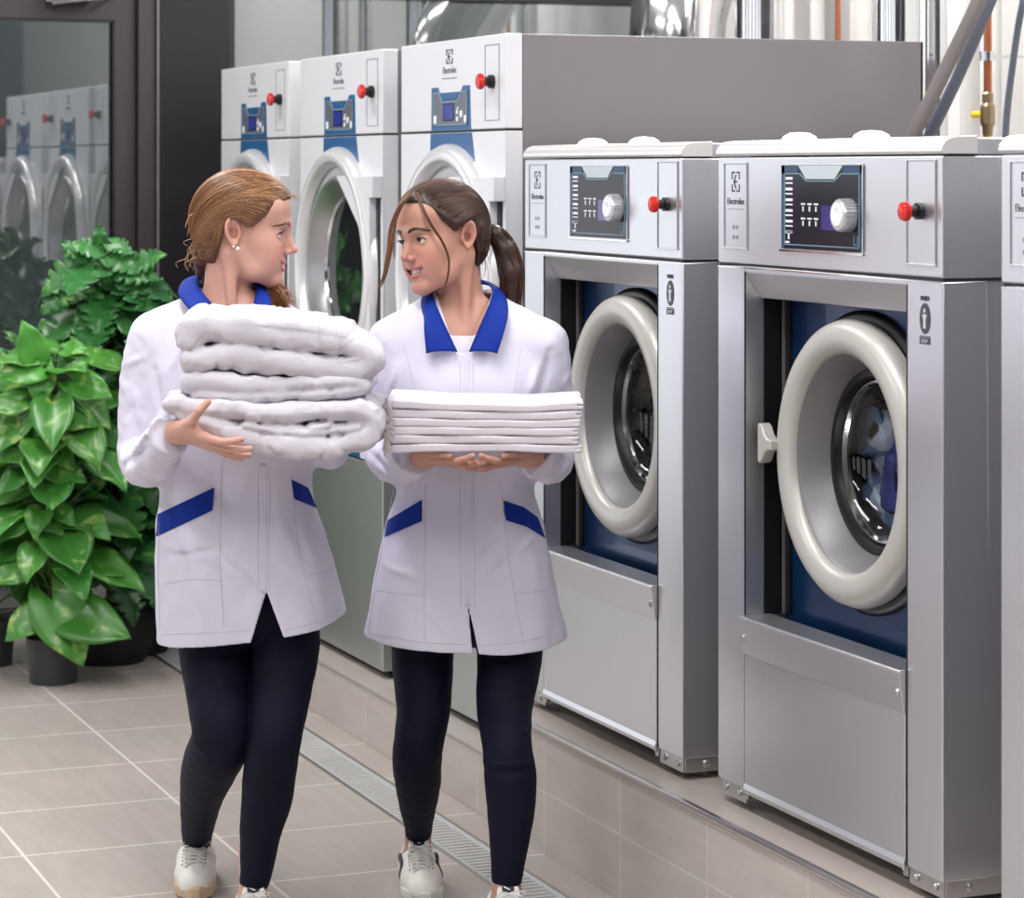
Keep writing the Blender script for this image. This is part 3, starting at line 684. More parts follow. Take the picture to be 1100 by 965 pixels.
QH = 1.0
def surface_nets(sd, lo, hi, h, clip=None):
    """sparse naive surface nets; returns verts, quads"""
    h = h*QH; B = 12; lo = np.array(lo, float); hi = np.array(hi, float)
    nb = np.ceil((hi-lo)/(B*h)).astype(int); bs = B*h; br = bs*.5*math.sqrt(3)
    g = np.stack(np.meshgrid(*[np.arange(B+1)]*3, indexing='ij'), -1).reshape(-1, 3)
    C_ = np.stack(np.meshgrid(*[np.arange(n) for n in nb], indexing='ij'), -1).reshape(-1, 3)
    cen = lo+(C_+.5)*bs; keep = np.zeros(len(cen), bool)
    for i in range(0, len(cen), 4096):
        keep[i:i+4096] = np.abs(sd.ev(cen[i:i+4096])) < br*1.25+.02
    keys = []; pos = []; Q = []
    OFF = 1 << 20
    def key(a): return ((a[:, 0]+8)*OFF+(a[:, 1]+8))*OFF+(a[:, 2]+8)
    ce = [(0, 1, 3, 2, 4, 5, 7, 6)]
    corners = np.array([[i, j, k] for i in (0, 1) for j in (0, 1) for k in (0, 1)])
    edges = [(0, 4), (1, 5), (2, 6), (3, 7), (0, 2), (1, 3), (4, 6), (5, 7), (0, 1), (2, 3), (4, 5), (6, 7)]
    for b, c in zip(C_[keep], cen[keep]):
        base = b*B; P = lo+(base+g)*h
        d = sd.ev(P, c, br)
        if clip is not None: d = np.maximum(d, clip(P))
        D = d.reshape(B+1, B+1, B+1)
        if D.min() > 0 or D.max() < 0: continue
        ins = D < 0
        cor = [D[i:B+i, j:B+j, k:B+k] for i, j, k in corners]
        cnt = sum((x < 0).astype(int) for x in cor)
        act = np.argwhere((cnt > 0) & (cnt < 8))
        if len(act) == 0: continue
        vals = np.stack([x[act[:, 0], act[:, 1], act[:, 2]] for x in cor], 1)
        acc = np.zeros((len(act), 3)); n = np.zeros(len(act))
        for e0, e1 in edges:
            a0, a1 = vals[:, e0], vals[:, e1]; m = (a0 < 0) != (a1 < 0)
            t = np.where(m, a0/np.where(m, a0-a1, 1), 0)
            p = corners[e0]+(corners[e1]-corners[e0])*t[:, None]
            acc[m] += p[m]; n[m] += 1
        keys.append(key(act+base)); pos.append(lo+(act+base+acc/n[:, None])*h)
        for ax in range(3):
            sl0 = [slice(0, B)]*3; sl1 = [slice(0, B)]*3; sl1[ax] = slice(1, B+1)
            i0 = ins[tuple(sl0)]; i1 = ins[tuple(sl1)]
            e = np.argwhere(i0 != i1)
            if len(e) == 0: continue
            s0 = i0[e[:, 0], e[:, 1], e[:, 2]]
            u = np.zeros(3, int); v = np.zeros(3, int); u[(ax+1) % 3] = 1; v[(ax+2) % 3] = 1
            e = e+base
            q = np.stack([key(e), key(e-u), key(e-u-v), key(e-v)], 1)
            q[~s0] = q[~s0][:, ::-1]
            Q.append(q)
    keys = np.concatenate(keys); pos = np.concatenate(pos); Q = np.concatenate(Q)
    o = np.argsort(keys); ks = keys[o]; pos = pos[o]
    idx = np.searchsorted(ks, Q); idx = np.clip(idx, 0, len(ks)-1)
    ok = (ks[idx] == Q).all(1)
    return pos, idx[ok]

def mesh_obj(name, verts, quads, mats, parent=None, col=None, smooth_iter=0, subsurf=0):
    me = bpy.data.meshes.new(name)
    me.vertices.add(len(verts)); me.vertices.foreach_set('co', np.asarray(verts, np.float32).ravel())
    nf = len(quads); me.loops.add(nf*4); me.polygons.add(nf)
    me.loops.foreach_set('vertex_index', np.asarray(quads, np.int32).ravel())
    me.polygons.foreach_set('loop_start', np.arange(0, nf*4, 4, dtype=np.int32))
    me.update(calc_edges=True)
    for m in (mats if isinstance(mats, (list, tuple)) else [mats]): me.materials.append(m)
    if col is not None:
        ca = me.color_attributes.new('Col', 'FLOAT_COLOR', 'POINT')
        ca.data.foreach_set('color', np.asarray(col, np.float32).ravel())
    me.shade_smooth()
    o = bpy.data.objects.new(name, me); COL.objects.link(o)
    if parent: o.parent = parent
    if smooth_iter:
        m = o.modifiers.new('s', 'SMOOTH'); m.factor = .5; m.iterations = smooth_iter
    return o

def sdf_obj(name, parts, mats, parent=None, colf=None, smooth_iter=2):
    """parts: list of (sdf, lo, hi, h[, clip])"""
    vs = []; qs = []; o = 0
    for p in parts:
        v, q = surface_nets(*p); vs.append(v); qs.append(q+o); o += len(v)
    v = np.concatenate(vs); q = np.concatenate(qs)
    return mesh_obj(name, v, q, mats, parent, None if colf is None else colf(v), smooth_iter)

def unproject_to(sd, org, dirs, t0, t1, n=90):
    """first hit of rays from org along dirs with the surface"""
    t = np.full(len(dirs), t0); hit = np.zeros(len(dirs), bool)
    for i in range(n):
        P = org+dirs*t[:, None]; d = sd.ev(P)
        t = np.where(np.abs(d) > 3e-4, t+np.clip(d, -.01, .05)*.8, t)
        t = np.minimum(t, t1)
    return org+dirs*t[:, None], t < t1-1e-4

def rot(ax, deg):
    a = math.radians(deg); c, s = math.cos(a), math.sin(a)
    return {'x': np.array([[1, 0, 0], [0, c, -s], [0, s, c]]), 'y': np.array([[c, 0, s], [0, 1, 0], [-s, 0, c]]), 'z': np.array([[c, -s, 0], [s, c, 0], [0, 0, 1]])}[ax]

def wob(P, s, seed=0):
    """smooth pseudo noise in -1..1"""
    x, y, z = (P*s).T; a = seed*1.7
    return (np.sin(x*1.3+1.9*np.sin(y*.9+a)+a)+np.sin(y*1.7+1.6*np.sin(z*1.1+a*2)+a*3)+np.sin(z*1.5+1.8*np.sin(x*1.2-a)+a*.7))/3

# ------------------------------------------------------------------ skin, hair, cloth materials
def attr_mat(name, rough, sss=0., spec=.4, bump=None, sheen=0.):
    m, nt, b = new_mat(name)
    at_ = nt.nodes.new('ShaderNodeAttribute'); at_.attribute_name = 'Col'
    nt.links.new(at_.outputs['Color'], b.inputs['Base Color'])
    b.inputs['Roughness'].default_value = rough; b.inputs['Specular IOR Level'].default_value = spec
    b.inputs['Sheen Weight'].default_value = sheen
    if sss:
        b.inputs['Subsurface Weight'].default_value = sss; b.inputs['Subsurface Radius'].default_value = (.010, .004, .002); b.inputs['Subsurface Scale'].default_value = .6
    if bump:
        tc = nt.nodes.new('ShaderNodeTexCoord'); n = nt.nodes.new('ShaderNodeTexNoise'); n.inputs['Scale'].default_value = bump[0]; n.inputs['Detail'].default_value = 3
        bu = nt.nodes.new('ShaderNodeBump'); bu.inputs['Strength'].default_value = bump[1]; bu.inputs['Distance'].default_value = .002
        nt.links.new(tc.outputs['Object'], n.inputs['Vector']); nt.links.new(n.outputs['Fac'], bu.inputs['Height']); nt.links.new(bu.outputs[0], b.inputs['Normal'])
    return m
M['skin'] = attr_mat('skin', .46, .22, .4, (420, .12))
M['hair'] = attr_mat('hair', .42, 0, .5)
M['coat'] = mat('white_coat_cotton', srgb(210, 207, 224), .85, bump=(900, .12, 2))
M['coat_line'] = mat('coat_seam_thread', srgb(196, 192, 208), .9)
M['blue_cloth'] = mat('royal_blue_cloth', srgb(2, 42, 138), .75, spec=.25, bump=(900, .15, 2))
M['navy'] = mat('navy_leggings', srgb(8, 8, 32), .7, spec=.2, bump=(1200, .1, 2))
M['shirt'] = mat('white_shirt', srgb(210, 206, 214), .85)
M['towel'] = mat('white_terry', srgb(220, 216, 226), .95, bump=(650, .6, 3))
M['linen'] = mat('white_linen', srgb(212, 207, 216), .9, bump=(500, .2, 3))
M['eye_white'] = mat('eye_white', srgb(225, 220, 218), .15, spec=.6)
M['iris_blue'] = mat('iris_grey_blue', srgb(70, 92, 112), .15)
M['iris_brown'] = mat('iris_brown', srgb(70, 46, 32), .15)
M['pupil'] = mat('pupil', srgb(8, 8, 8), .1)
M['teeth'] = mat('teeth', srgb(238, 232, 224), .25)
M['lash'] = mat('lashes', srgb(28, 20, 18), .7)
M['shoe'] = mat('shoe_white', srgb(222, 219, 214), .55, bump=(300, .1, 2))
M['shoe_sole_tan'] = mat('shoe_sole_tan', srgb(196, 170, 142), .7)
M['shoe_sole'] = mat('shoe_sole_white', srgb(206, 203, 198), .7)
M['lace'] = mat('shoe_lace', srgb(206, 203, 200), .85)
M['shoe_navy'] = mat('shoe_navy', srgb(34, 38, 54), .6)
M['pearl'] = mat('pearl', srgb(238, 230, 214), .2, spec=.7)
M['zip'] = mat('zip_tape', srgb(206, 203, 220), .8)

def S3(r, g, b): return np.array(srgb(r, g, b)[:3])

# ------------------------------------------------------------------ person building blocks (local frame: x right in the photo, y away, z up)
class Body:
    def __init__(s, px0, d0):
        s.d0 = d0; s.x0 = (px0-550)/F*d0
        r = s.x0; s.origin = (d0*SN+r*CS, d0*CS-r*SN, 0)
        s.cam = np.array([-s.x0, -d0, H])
    def p(s, px, py, dy=0.):
        d = s.d0+dy
        return np.array([(px-550)/F*d-s.x0, dy, H-(py-183)/F*d])
    def w(s, px, dy=0.): return px/F*(s.d0+dy)       # pixels to metres
    def dirs(s, pts):
        D = np.array([[(a-550)/F, 1., -(b-183)/F] for a, b in pts]); return D

def head_sdf(sd, Mx, o, k_s=1.0, smile=1.0, open_mouth=0., mw=.027, eye_h=.0046):
    """canonical head: x forward, y to its left, z up, scaled by k_s, rotated by Mx, moved to o"""
    s = k_s
    def T(p): return o+Mx @ (np.array(p, float)*s)
    def E(c, r, k=.01, op='+', R=None): sd.ell(T(c), np.array(r)*s, k*s, op, Mx if R is None else Mx @ R)
    def Cn(a, b, ra, rb, k=.01, op='+'): sd.cone(T(a), T(b), ra*s, rb*s, k*s, op)
    E((-.010, 0, .032), (.092, .072, .082), .01)
    E((-.030, 0, .018), (.070, .068, .070), .02)
    E((.030, 0, -.020), (.056, .058, .078), .03)
    for q in (1, -1):
        Cn((-.012, q*.052, -.045), (.030, q*.040, -.082), .018, .016, .03)
        Cn((.030, q*.040, -.082), (.066, q*.014, -.099), .016, .015, .02)
        E((.050, q*.036, -.024), (.026, .022, .022), .025)           # cheekbone
        E((.060, q*.034, -.044), (.021, .018, .017), .022)           # smiling cheek
        E((.060, q*.030, .052), (.022, .028, .026), .03)             # forehead sides
    for q in (1, -1): E((.052, q*.030, -.066), (.024, .020, .024), .025)
    E((.072-.001*open_mouth, 0, -.098-.004*open_mouth), (.017, .019, .015), .018)                    # chin
    E((.050, 0, .055), (.036, .045, .040), .03)                      # forehead
    E((.073, 0, -.062), (.017, .026, .020), .018)                    # muzzle
    Cn((.079, -.030, .019), (.086, 0, .017), .008, .008, .018); Cn((.086, 0, .017), (.079, .030, .019), .008, .008, .018)
    for q in (1, -1): E((.094, q*.031, -.001), (.017, .019, .0125), .014, '-')   # eye sockets
    # nose
    Cn((.085, 0, .010), (.1035, 0, -.026), .0060, .0068, .012)
    E((.1080, 0, -.0322), (.0084, .0080, .0076), .006)
    E((.088, 0, -.024), (.017, .0098, .018), .008)
    for q in (1, -1):
        E((.0965, q*.0108, -.0375), (.0078, .0055, .0060), .005)
        E((.100, q*.0060, -.0450), (.0048, .0030, .0028), .002, '-')
    # lids
    for q in (1, -1):
        ec = (.0700, q*.031, -.0005)
        E(ec, (.0148, .0150, .0140), .005)
        E((.0835, q*.0318, -.0016), (.0100, .0138, eye_h), .0015, '-', rot('x', q*6))
    # mouth
    L = []
    up = .006*smile; m = mw/.027
    for yy, xx, zz in ((-.027, .0735, -.0625+up), (-.015, .0865, -.0632+up*.3), (-.004, .0902, -.0618), (0, .0898, -.0630), (.004, .0902, -.0618), (.015, .0865, -.0632+up*.3), (.027, .0735, -.0625+up)): L.append((xx-.004*(m-1)*abs(yy)/.003, yy*m, zz))
    rr = (.0014, .0036, .0043, .0040, .0043, .0036, .0014)
    for i in range(6): Cn(L[i], L[i+1], rr[i], rr[i+1], .004)
    gap = .0055+.0045*open_mouth
    L2 = [(.0735-.036*(m-1), -.027*m, -.0632+up), (.0845-.02*(m-1), -.015*m, -.0655-gap*.8+up*.6), (.0880, 0, -.0660-gap), (.0845-.02*(m-1), .015*m, -.0655-gap*.8+up*.6), (.0735-.036*(m-1), .027*m, -.0632+up)]
    rr = (.0016, .0044, .0054, .0044, .0016)
    for i in range(4): Cn(L2[i], L2[i+1], rr[i], rr[i+1], .004)
    def cav(P):
        q = ((P-o) @ Mx)/s
        w = mw-.0025
        zc = -.0662-.0022*open_mouth+up*(q[:, 1]/mw)**2
        hz = (.0020+.0042*open_mouth)*np.sqrt(np.clip(1-(q[:, 1]/w)**2, 0, 1))+.0002
        d = np.maximum(np.abs(q[:, 2]-zc)-hz, np.abs(q[:, 1])-w)
        d = np.maximum(d, .072-.35*np.abs(q[:, 1])-q[:, 0])
        return d*s
    sd.fn(cav, T((.085, 0, -.068)), .038*s, .0015*s, '-')
    # ears
    for q in (1, -1):
        R = rot('z', q*-24) @ rot('y', -12)
        c0 = np.array((-.016, q*.0735, -.002))
        def ear(P, c0=c0, R=R, q=q):
            u = (((P-o) @ Mx)/s-c0) @ R
            x, y, z = u[:, 0], u[:, 1]*q, u[:, 2]
            w = np.where(z > 0, .0175, .0175-.006*np.clip(-z/.03, 0, 1))
            rho = np.sqrt((x/w)**2+((z)/.0325)**2)
            base = (rho-1)*.016
            th = .0042-.0022*np.clip(1-rho*1.18, 0, 1)*2
            inner = np.sqrt(((x+.002)/.0105)**2+((z-.006)/.019)**2); th = th+.0016*np.exp(-((inner-1)/.22)**2)
            dish = np.abs(y-.004+.004*np.cos(np.clip(rho, 0, 1)*3.14))-th     # raised rim, hollow middle
            return smax(base, dish, .004)*s*.8
        sd.fn(ear, T(c0), .042*s, .004*s, '+')
        E(c0+np.array((.006, q*.0035, -.004)), (.0075, .006, .0105), .004, '-')
        E(c0+np.array((.0165, -q*.001, -.006)), (.004, .0035, .006), .004)
    return T

def face_color(P, T, Mx, o, s, skin, lip, blush, smile=1., open_mouth=0., mw=.027):
    """albedo of the head: skin, pinker cheeks, nose and ears, lips"""
    q = ((P-o) @ Mx)/s
    c = np.tile(skin, (len(P), 1))
    def mixc(w, col): 
        nonlocal c
        w = np.clip(w, 0, 1)[:, None]; c = c*(1-w)+np.asarray(col)*w
    for sg in (1, -1):
        mixc(.55*np.exp(-(((q-np.array((.068, sg*.038, -.036)))/np.array((.03, .019, .017)))**2).sum(1)), blush)
        mixc(.45*np.exp(-(((q-np.array((-.016, sg*.078, -.002)))/np.array((.02, .012, .03)))**2).sum(1)), blush)
    mixc(.4*np.exp(-(((q-np.array((.108, 0, -.033)))/.012)**2).sum(1)), blush)
    yy = np.clip(q[:, 1], -mw, mw); t = yy/mw
    upz = .006*smile*t*t; fx = .0900-.018*t*t-.02*(mw/.027-1)*t*t
    inl = (q[:, 0] > fx-.013) & (np.abs(q[:, 1]) < mw+.0005) & (q[:, 0] > .055)
    hh = 1-t*t*.8; gap = .0055+.0045*open_mouth
    w = np.clip((.0050*hh+.0005-np.abs(q[:, 2]-upz+.0624))/.0010, 0, 1)+np.clip((.0060*hh+.0005-np.abs(q[:, 2]-upz*.8+.0655+gap*(1-t*t)))/.0010, 0, 1)
    w = np.clip(w, 0, 1)
    mixc(np.where(inl, w, 0)*.9, lip)
    return np.concatenate([c, np.ones((len(c), 1))], 1)

def eyeball(T, Mx, o, s, q, gaze, iris, parent, name='eyeball'):
    """gaze: direction in the local frame"""
    c = o+Mx @ (np.array((.0700, q*.031, -.0005))*s); g = np.array(gaze, float); g /= np.linalg.norm(g)
    up = np.array((0, 0, 1.)); a = np.cross(up, g); a /= np.linalg.norm(a); b = np.cross(g, a)
    mb = MB(); r = .0132*s; seg = 28; rings = [0, .10, .17, .24, .34, .43, .55, .8, 1.2, 1.7, 2.4, 3.1]
    vs = []; fs = []; mi = []
    for t in rings:
        for k in range(seg):
            A = 2*math.pi*k/seg; rr = r*(1.03 if t < .45 else 1.0)
            vs.append(c+rr*(g*math.cos(t)+(a*math.cos(A)+b*math.sin(A))*math.sin(t)))
    for i in range(len(rings)-1):
        for k in range(seg):
            mb.cur = 2 if rings[i] < .17 else 1 if rings[i] < .43 else 0
            fs = (i*seg+k, i*seg+(k+1) % seg, (i+1)*seg+(k+1) % seg, (i+1)*seg+k)
            mb.f.append(fs); mb.mi.append(mb.cur)
    mb.v = [tuple(v) for v in vs]
    me = bpy.data.meshes.new(name); me.from_pydata(mb.v, [], mb.f)
    for m in (M['eye_white'], iris, M['pupil']): me.materials.append(m)
    me.polygons.foreach_set('material_index', mb.mi); me.shade_smooth()
    ob = bpy.data.objects.new(name, me); COL.objects.link(ob); ob.parent = parent
    return ob

def hand_sdf(sd, o, fdir, pdir, side, curls, thumb, s=1., spread=4, wrist=None, k=.006):
    """o wrist point, fdir finger direction, pdir direction the palm faces; side +1 when the thumb lies toward fdir x pdir"""
    f = np.array(fdir, float); f /= np.linalg.norm(f)
    n = np.array(pdir, float); n -= f*n.dot(f); n /= np.linalg.norm(n)
    t = np.cross(f, n)*side                       # toward the thumb
    def Q(a, b, c): return o+(f*a+t*b+n*c)*s      # along, across, palmward
    # palm
    bases = [(.088, .029), (.092, .010), (.088, -.009), (.080, -.026)]
    for (a, b) in bases: sd.cone(Q(.012, b*.62, 0), Q(a-.006, b*.98, 0), .0135*s, .0112*s, .010*s)
    sd.cone(Q(.018, .020, .004), Q(.050, .034, .006), .015*s, .012*s, .012*s)
    sd.cone(Q(-.006, 0, -.001), Q(.014, 0, 0), .0225*s, .0210*s, .016*s)
    L = [(.040, .024, .019), (.044, .028, .020), (.041, .025, .019), (.032, .019, .017)]
    R = [(.0090, .0082, .0074, .0064), (.0092, .0083, .0075, .0065), (.0088, .0078, .0071, .0062), (.0078, .0070, .0062, .0055)]
    tips = []
    for i, ((a, b), l, r) in enumerate(zip(bases, L, R)):
        ang = 0; sp = math.radians((1.5-i)*spread); p = Q(a, b, 0)
        cs = curls[i] if hasattr(curls[0], '__len__') else curls
        k0 = k
        for j in range(3):
            ang += math.radians(cs[j])
            dv = (f*math.cos(sp)+t*math.sin(sp))*math.cos(ang)+n*math.sin(ang)
            q = p+dv*l[j]*s
            sd.cone(p, q, r[j]*s, r[j+1]*s, .004*s if j == 0 else .002*s)
            p = q
        tips.append((p, dv))
    # thumb: leaves the side of the palm near its base
    p = Q(.022, .026, .004)
    for j, (l, ra, rb) in enumerate(((.040, .0135, .0105), (.032, .0100, .0092), (.026, .0092, .0072))):
        a, b, c = thumb[j]
        dv = f*a+t*b+n*c; dv /= np.linalg.norm(dv); q = p+dv*l*s
        sd.cone(p, q, ra*s, rb*s, .008*s if j == 0 else .002*s); p = q
    tips.append((p, dv))
    return tips

def tube_path(pts, n=8):
    pts = [np.array(p, float) for p in pts]; out = []
    for i in range(len(pts)-1):
        p0 = pts[max(i-1, 0)]; p1 = pts[i]; p2 = pts[i+1]; p3 = pts[min(i+2, len(pts)-1)]
        for k in range(n):
            t = k/n; out.append(.5*((2*p1)+(-p0+p2)*t+(2*p0-5*p1+4*p2-p3)*t*t+(-p0+3*p1-3*p2+p3)*t**3))
    out.append(pts[-1]); return out

def strands(name, paths, r, cols, parent, m='hair', seg=3):
    """thin tubes, each with its own colour; paths: list of arrays (n,3)"""
    V = []; Q = []; Cc = []; o = 0
    for P, c in zip(paths, cols):
        P = np.asarray(P); n = len(P); T = np.gradient(P, axis=0); T /= np.maximum(np.linalg.norm(T, axis=1), 1e-9)[:, None]
        ref = np.array((.3, .5, .81)); A = np.cross(T, ref); A /= np.maximum(np.linalg.norm(A, axis=1), 1e-9)[:, None]; B = np.cross(T, A)
        tt = np.linspace(0, 1, n); rr = (r if not hasattr(r, '__call__') else r(tt))*np.ones(n)*np.clip(np.minimum(1, (1-tt)*4+.25), 0, 1)
        for k in range(seg):
            a = 2*math.pi*k/seg; V.append(P+(A*math.cos(a)+B*math.sin(a))*rr[:, None])
        i = np.arange(n-1)
        for k in range(seg):
            l = (k+1) % seg; Q.append(np.stack([o+k*n+i, o+l*n+i, o+l*n+i+1, o+k*n+i+1], 1))
        Cc.append(np.tile(np.append(c, 1), (n*seg, 1))); o += n*seg
    return mesh_obj(name, np.concatenate(V), np.concatenate(Q), M[m], parent, np.concatenate(Cc))
# ------------------------------------------------------------------ people
def loft_fn(B, rows, n=2.4, yaw=0.):
    """rows: (py, left px, right px, half depth, dy); returns an implicit torso"""
    z = []; cx = []; a = []; b = []; cy = []
    for py, l, r, hb, dy in rows:
        p = B.p((l+r)/2, py, dy); z.append(p[2]); cx.append(p[0]); a.append((r-l)/2/F*(B.d0+dy)); b.append(hb); cy.append(dy)
    z = np.array(z)[::-1]; cx = np.array(cx)[::-1]; a = np.array(a)[::-1]; b = np.array(b)[::-1]; cy = np.array(cy)[::-1]
    # finer, smoothed rows
    zz = np.linspace(z[0], z[-1], 160)
    def sm(v):
        v = np.interp(zz, z, v); kk = np.array((1, 2, 3, 4, 5, 4, 3, 2, 1.)); kk /= kk.sum(); vp = np.pad(v, 4, 'edge'); return np.convolve(vp, kk, 'valid')
    cx, a, b, cy = sm(cx), sm(a), sm(b), sm(cy); z0, z1 = zz[0], zz[-1]
    ca, sa = math.cos(math.radians(yaw)), math.sin(math.radians(yaw))
    def f(P):
        Z = P[:, 2]; A = np.interp(Z, zz, a); Bb = np.interp(Z, zz, b); X = P[:, 0]-np.interp(Z, zz, cx); Y = P[:, 1]-np.interp(Z, zz, cy)
        X, Y = X*ca+Y*sa, -X*sa+Y*ca
        rho = (np.abs(X/A)**n+np.abs(Y/Bb)**n)**(1/n)
        d = (rho-1)*np.minimum(np.minimum(A, Bb)*1.3, np.hypot(X, Y)/np.maximum(rho, 1e-3)*1.0+.01)
        return smax(d, np.maximum(Z-z1, z0-Z), .01)
    f.z0, f.z1 = z0, z1
    f.c = np.array((cx.mean(), cy.mean(), (z0+z1)/2)); f.R = (z1-z0)/2+.25
    return f

def creases(B, lst):
    """soft folds of cloth: (px1,py1,px2,py2,half width px,amplitude m); evaluated near the front surface"""
    L = []
    for x1, y1, x2, y2, w, am in lst:
        a = B.p(x1, y1, -.1); b = B.p(x2, y2, -.1); L.append((a[[0, 2]], b[[0, 2]], w/F*B.d0, am))
    def g(P):
        s = np.zeros(len(P)); q = P[:, [0, 2]]
        for a, b, w, am in L:
            ab = b-a; t = np.clip((q-a) @ ab/ab.dot(ab), 0, 1); d = np.linalg.norm(q-a-t[:, None]*ab, axis=1)
            s += am*np.exp(-(d/w)**2)*np.sin(np.pi*np.clip(t, .06, .94))**.5
        return s
    return g

def patch(name, B, sd, poly, m, parent, off=.002, th=.002, t0=None, res=.006, label=None):
    """thin cloth piece that lies on a surface; its outline is given where the photograph shows it"""
    # triangulated grid inside the polygon: rows between left and right edges
    poly = np.array(poly, float); ys = np.unique(np.linspace(poly[:, 1].min(), poly[:, 1].max(), max(6, int((poly[:, 1].max()-poly[:, 1].min())/2.2))))
    n = len(poly); nu = max(6, int((poly[:, 0].max()-poly[:, 0].min())/2.5))
    rows = []
    vert = (poly[:, 0].max()-poly[:, 0].min()) < (poly[:, 1].max()-poly[:, 1].min())*1.0
    ax, bx = (1, 0) if vert else (0, 1)
    t_ = np.linspace(poly[:, ax].min()+1e-3, poly[:, ax].max()-1e-3, 34)
    for t in t_:
        xs = []
        for i in range(n):
            p, q = poly[i], poly[(i+1) % n]
            if (p[ax] <= t < q[ax]) or (q[ax] <= t < p[ax]): xs.append(p[bx]+(q[bx]-p[bx])*(t-p[ax])/(q[ax]-p[ax]))
        if len(xs) >= 2:
            o = np.linspace(min(xs), max(xs), 14)
            rows.append([(v, t) if bx == 0 else (t, v) for v in o])
    pts = np.array(rows); nr, nc = pts.shape[:2]
    D = B.dirs(pts.reshape(-1, 2)); P, ok = unproject_to(sd, B.cam, D, B.d0-.75 if t0 is None else t0, B.d0+.4)
    dn = -D/np.linalg.norm(D, axis=1)[:, None]
    P = P+dn*off; Pb = P-dn*th
    # keep neighbours together where a ray slips past an edge
    i = np.arange(nr*nc).reshape(nr, nc)
    q = np.stack([i[:-1, :-1], i[:-1, 1:], i[1:, 1:], i[1:, :-1]], -1).reshape(-1, 4)
    N = nr*nc; qb = q[:, ::-1]+N
    bd = list(i[0, :])+list(i[1:, -1])+list(i[-1, -2::-1])+list(i[-2:0:-1, 0]); m_ = len(bd)
    qs = np.array([[bd[k], bd[(k+1) % m_], bd[(k+1) % m_]+N, bd[k]+N] for k in range(m_)])
    o = mesh_obj(name, np.concatenate([P, Pb]), np.concatenate([q, qb, qs]), m, parent)
    import bmesh
    bm = bmesh.new(); bm.from_mesh(o.data); bmesh.ops.recalc_face_normals(bm, faces=bm.faces); bm.to_mesh(o.data); bm.free()
    return o

def seams(name, B, sd, lines, m, parent, r=.0014, off=.0006):
    mb = MB(); res_ = []
    for ln in lines:
        pts = []
        for i in range(len(ln)-1):
            for k in range(12): pts.append((ln[i][0]+(ln[i+1][0]-ln[i][0])*k/12, ln[i][1]+(ln[i+1][1]-ln[i][1])*k/12))
        pts.append(ln[-1]); P, ok = unproject_to(sd, B.cam, B.dirs(pts), B.d0-.5, B.d0+.4)
        P = [p for p, k in zip(P, ok) if k]
        if len(P) > 2: mb.tube(P, r, 6)
    return mb.each(name, m, parent)

def ribbon_sheet(name, c0, c1, m, parent, bulge=.006, thick=.003, nu=60, nv=8, out=None):
    """collar leaf: sheet between two curves given as control points"""
    def cr(c): 
        P = np.array(tube_path(c, 12)); s = np.linspace(0, len(P)-1, nu); return np.stack([np.interp(s, np.arange(len(P)), P[:, j]) for j in range(3)], 1)
    A, Bc = cr(c0), cr(c1); cen = (A.mean(0)+Bc.mean(0))/2
    G = []
    for j in range(nv):
        t = j/(nv-1); p = A*(1-t)+Bc*t; o = p-cen; o[:, 2] = 0; o /= np.linalg.norm(o, axis=1)[:, None]; o[:, 2] = .6
        G.append(p+o*bulge*math.sin(math.pi*t)**.7)
    G = np.array(G); i = np.arange(nu*nv).reshape(nv, nu)
    q = np.stack([i[:-1, :-1], i[:-1, 1:], i[1:, 1:], i[1:, :-1]], -1).reshape(-1, 4)
    o = mesh_obj(name, G.reshape(-1, 3), q, m, parent)
    sm = o.modifiers.new('t', 'SOLIDIFY'); sm.thickness = thick; sm.offset = 0
    return o

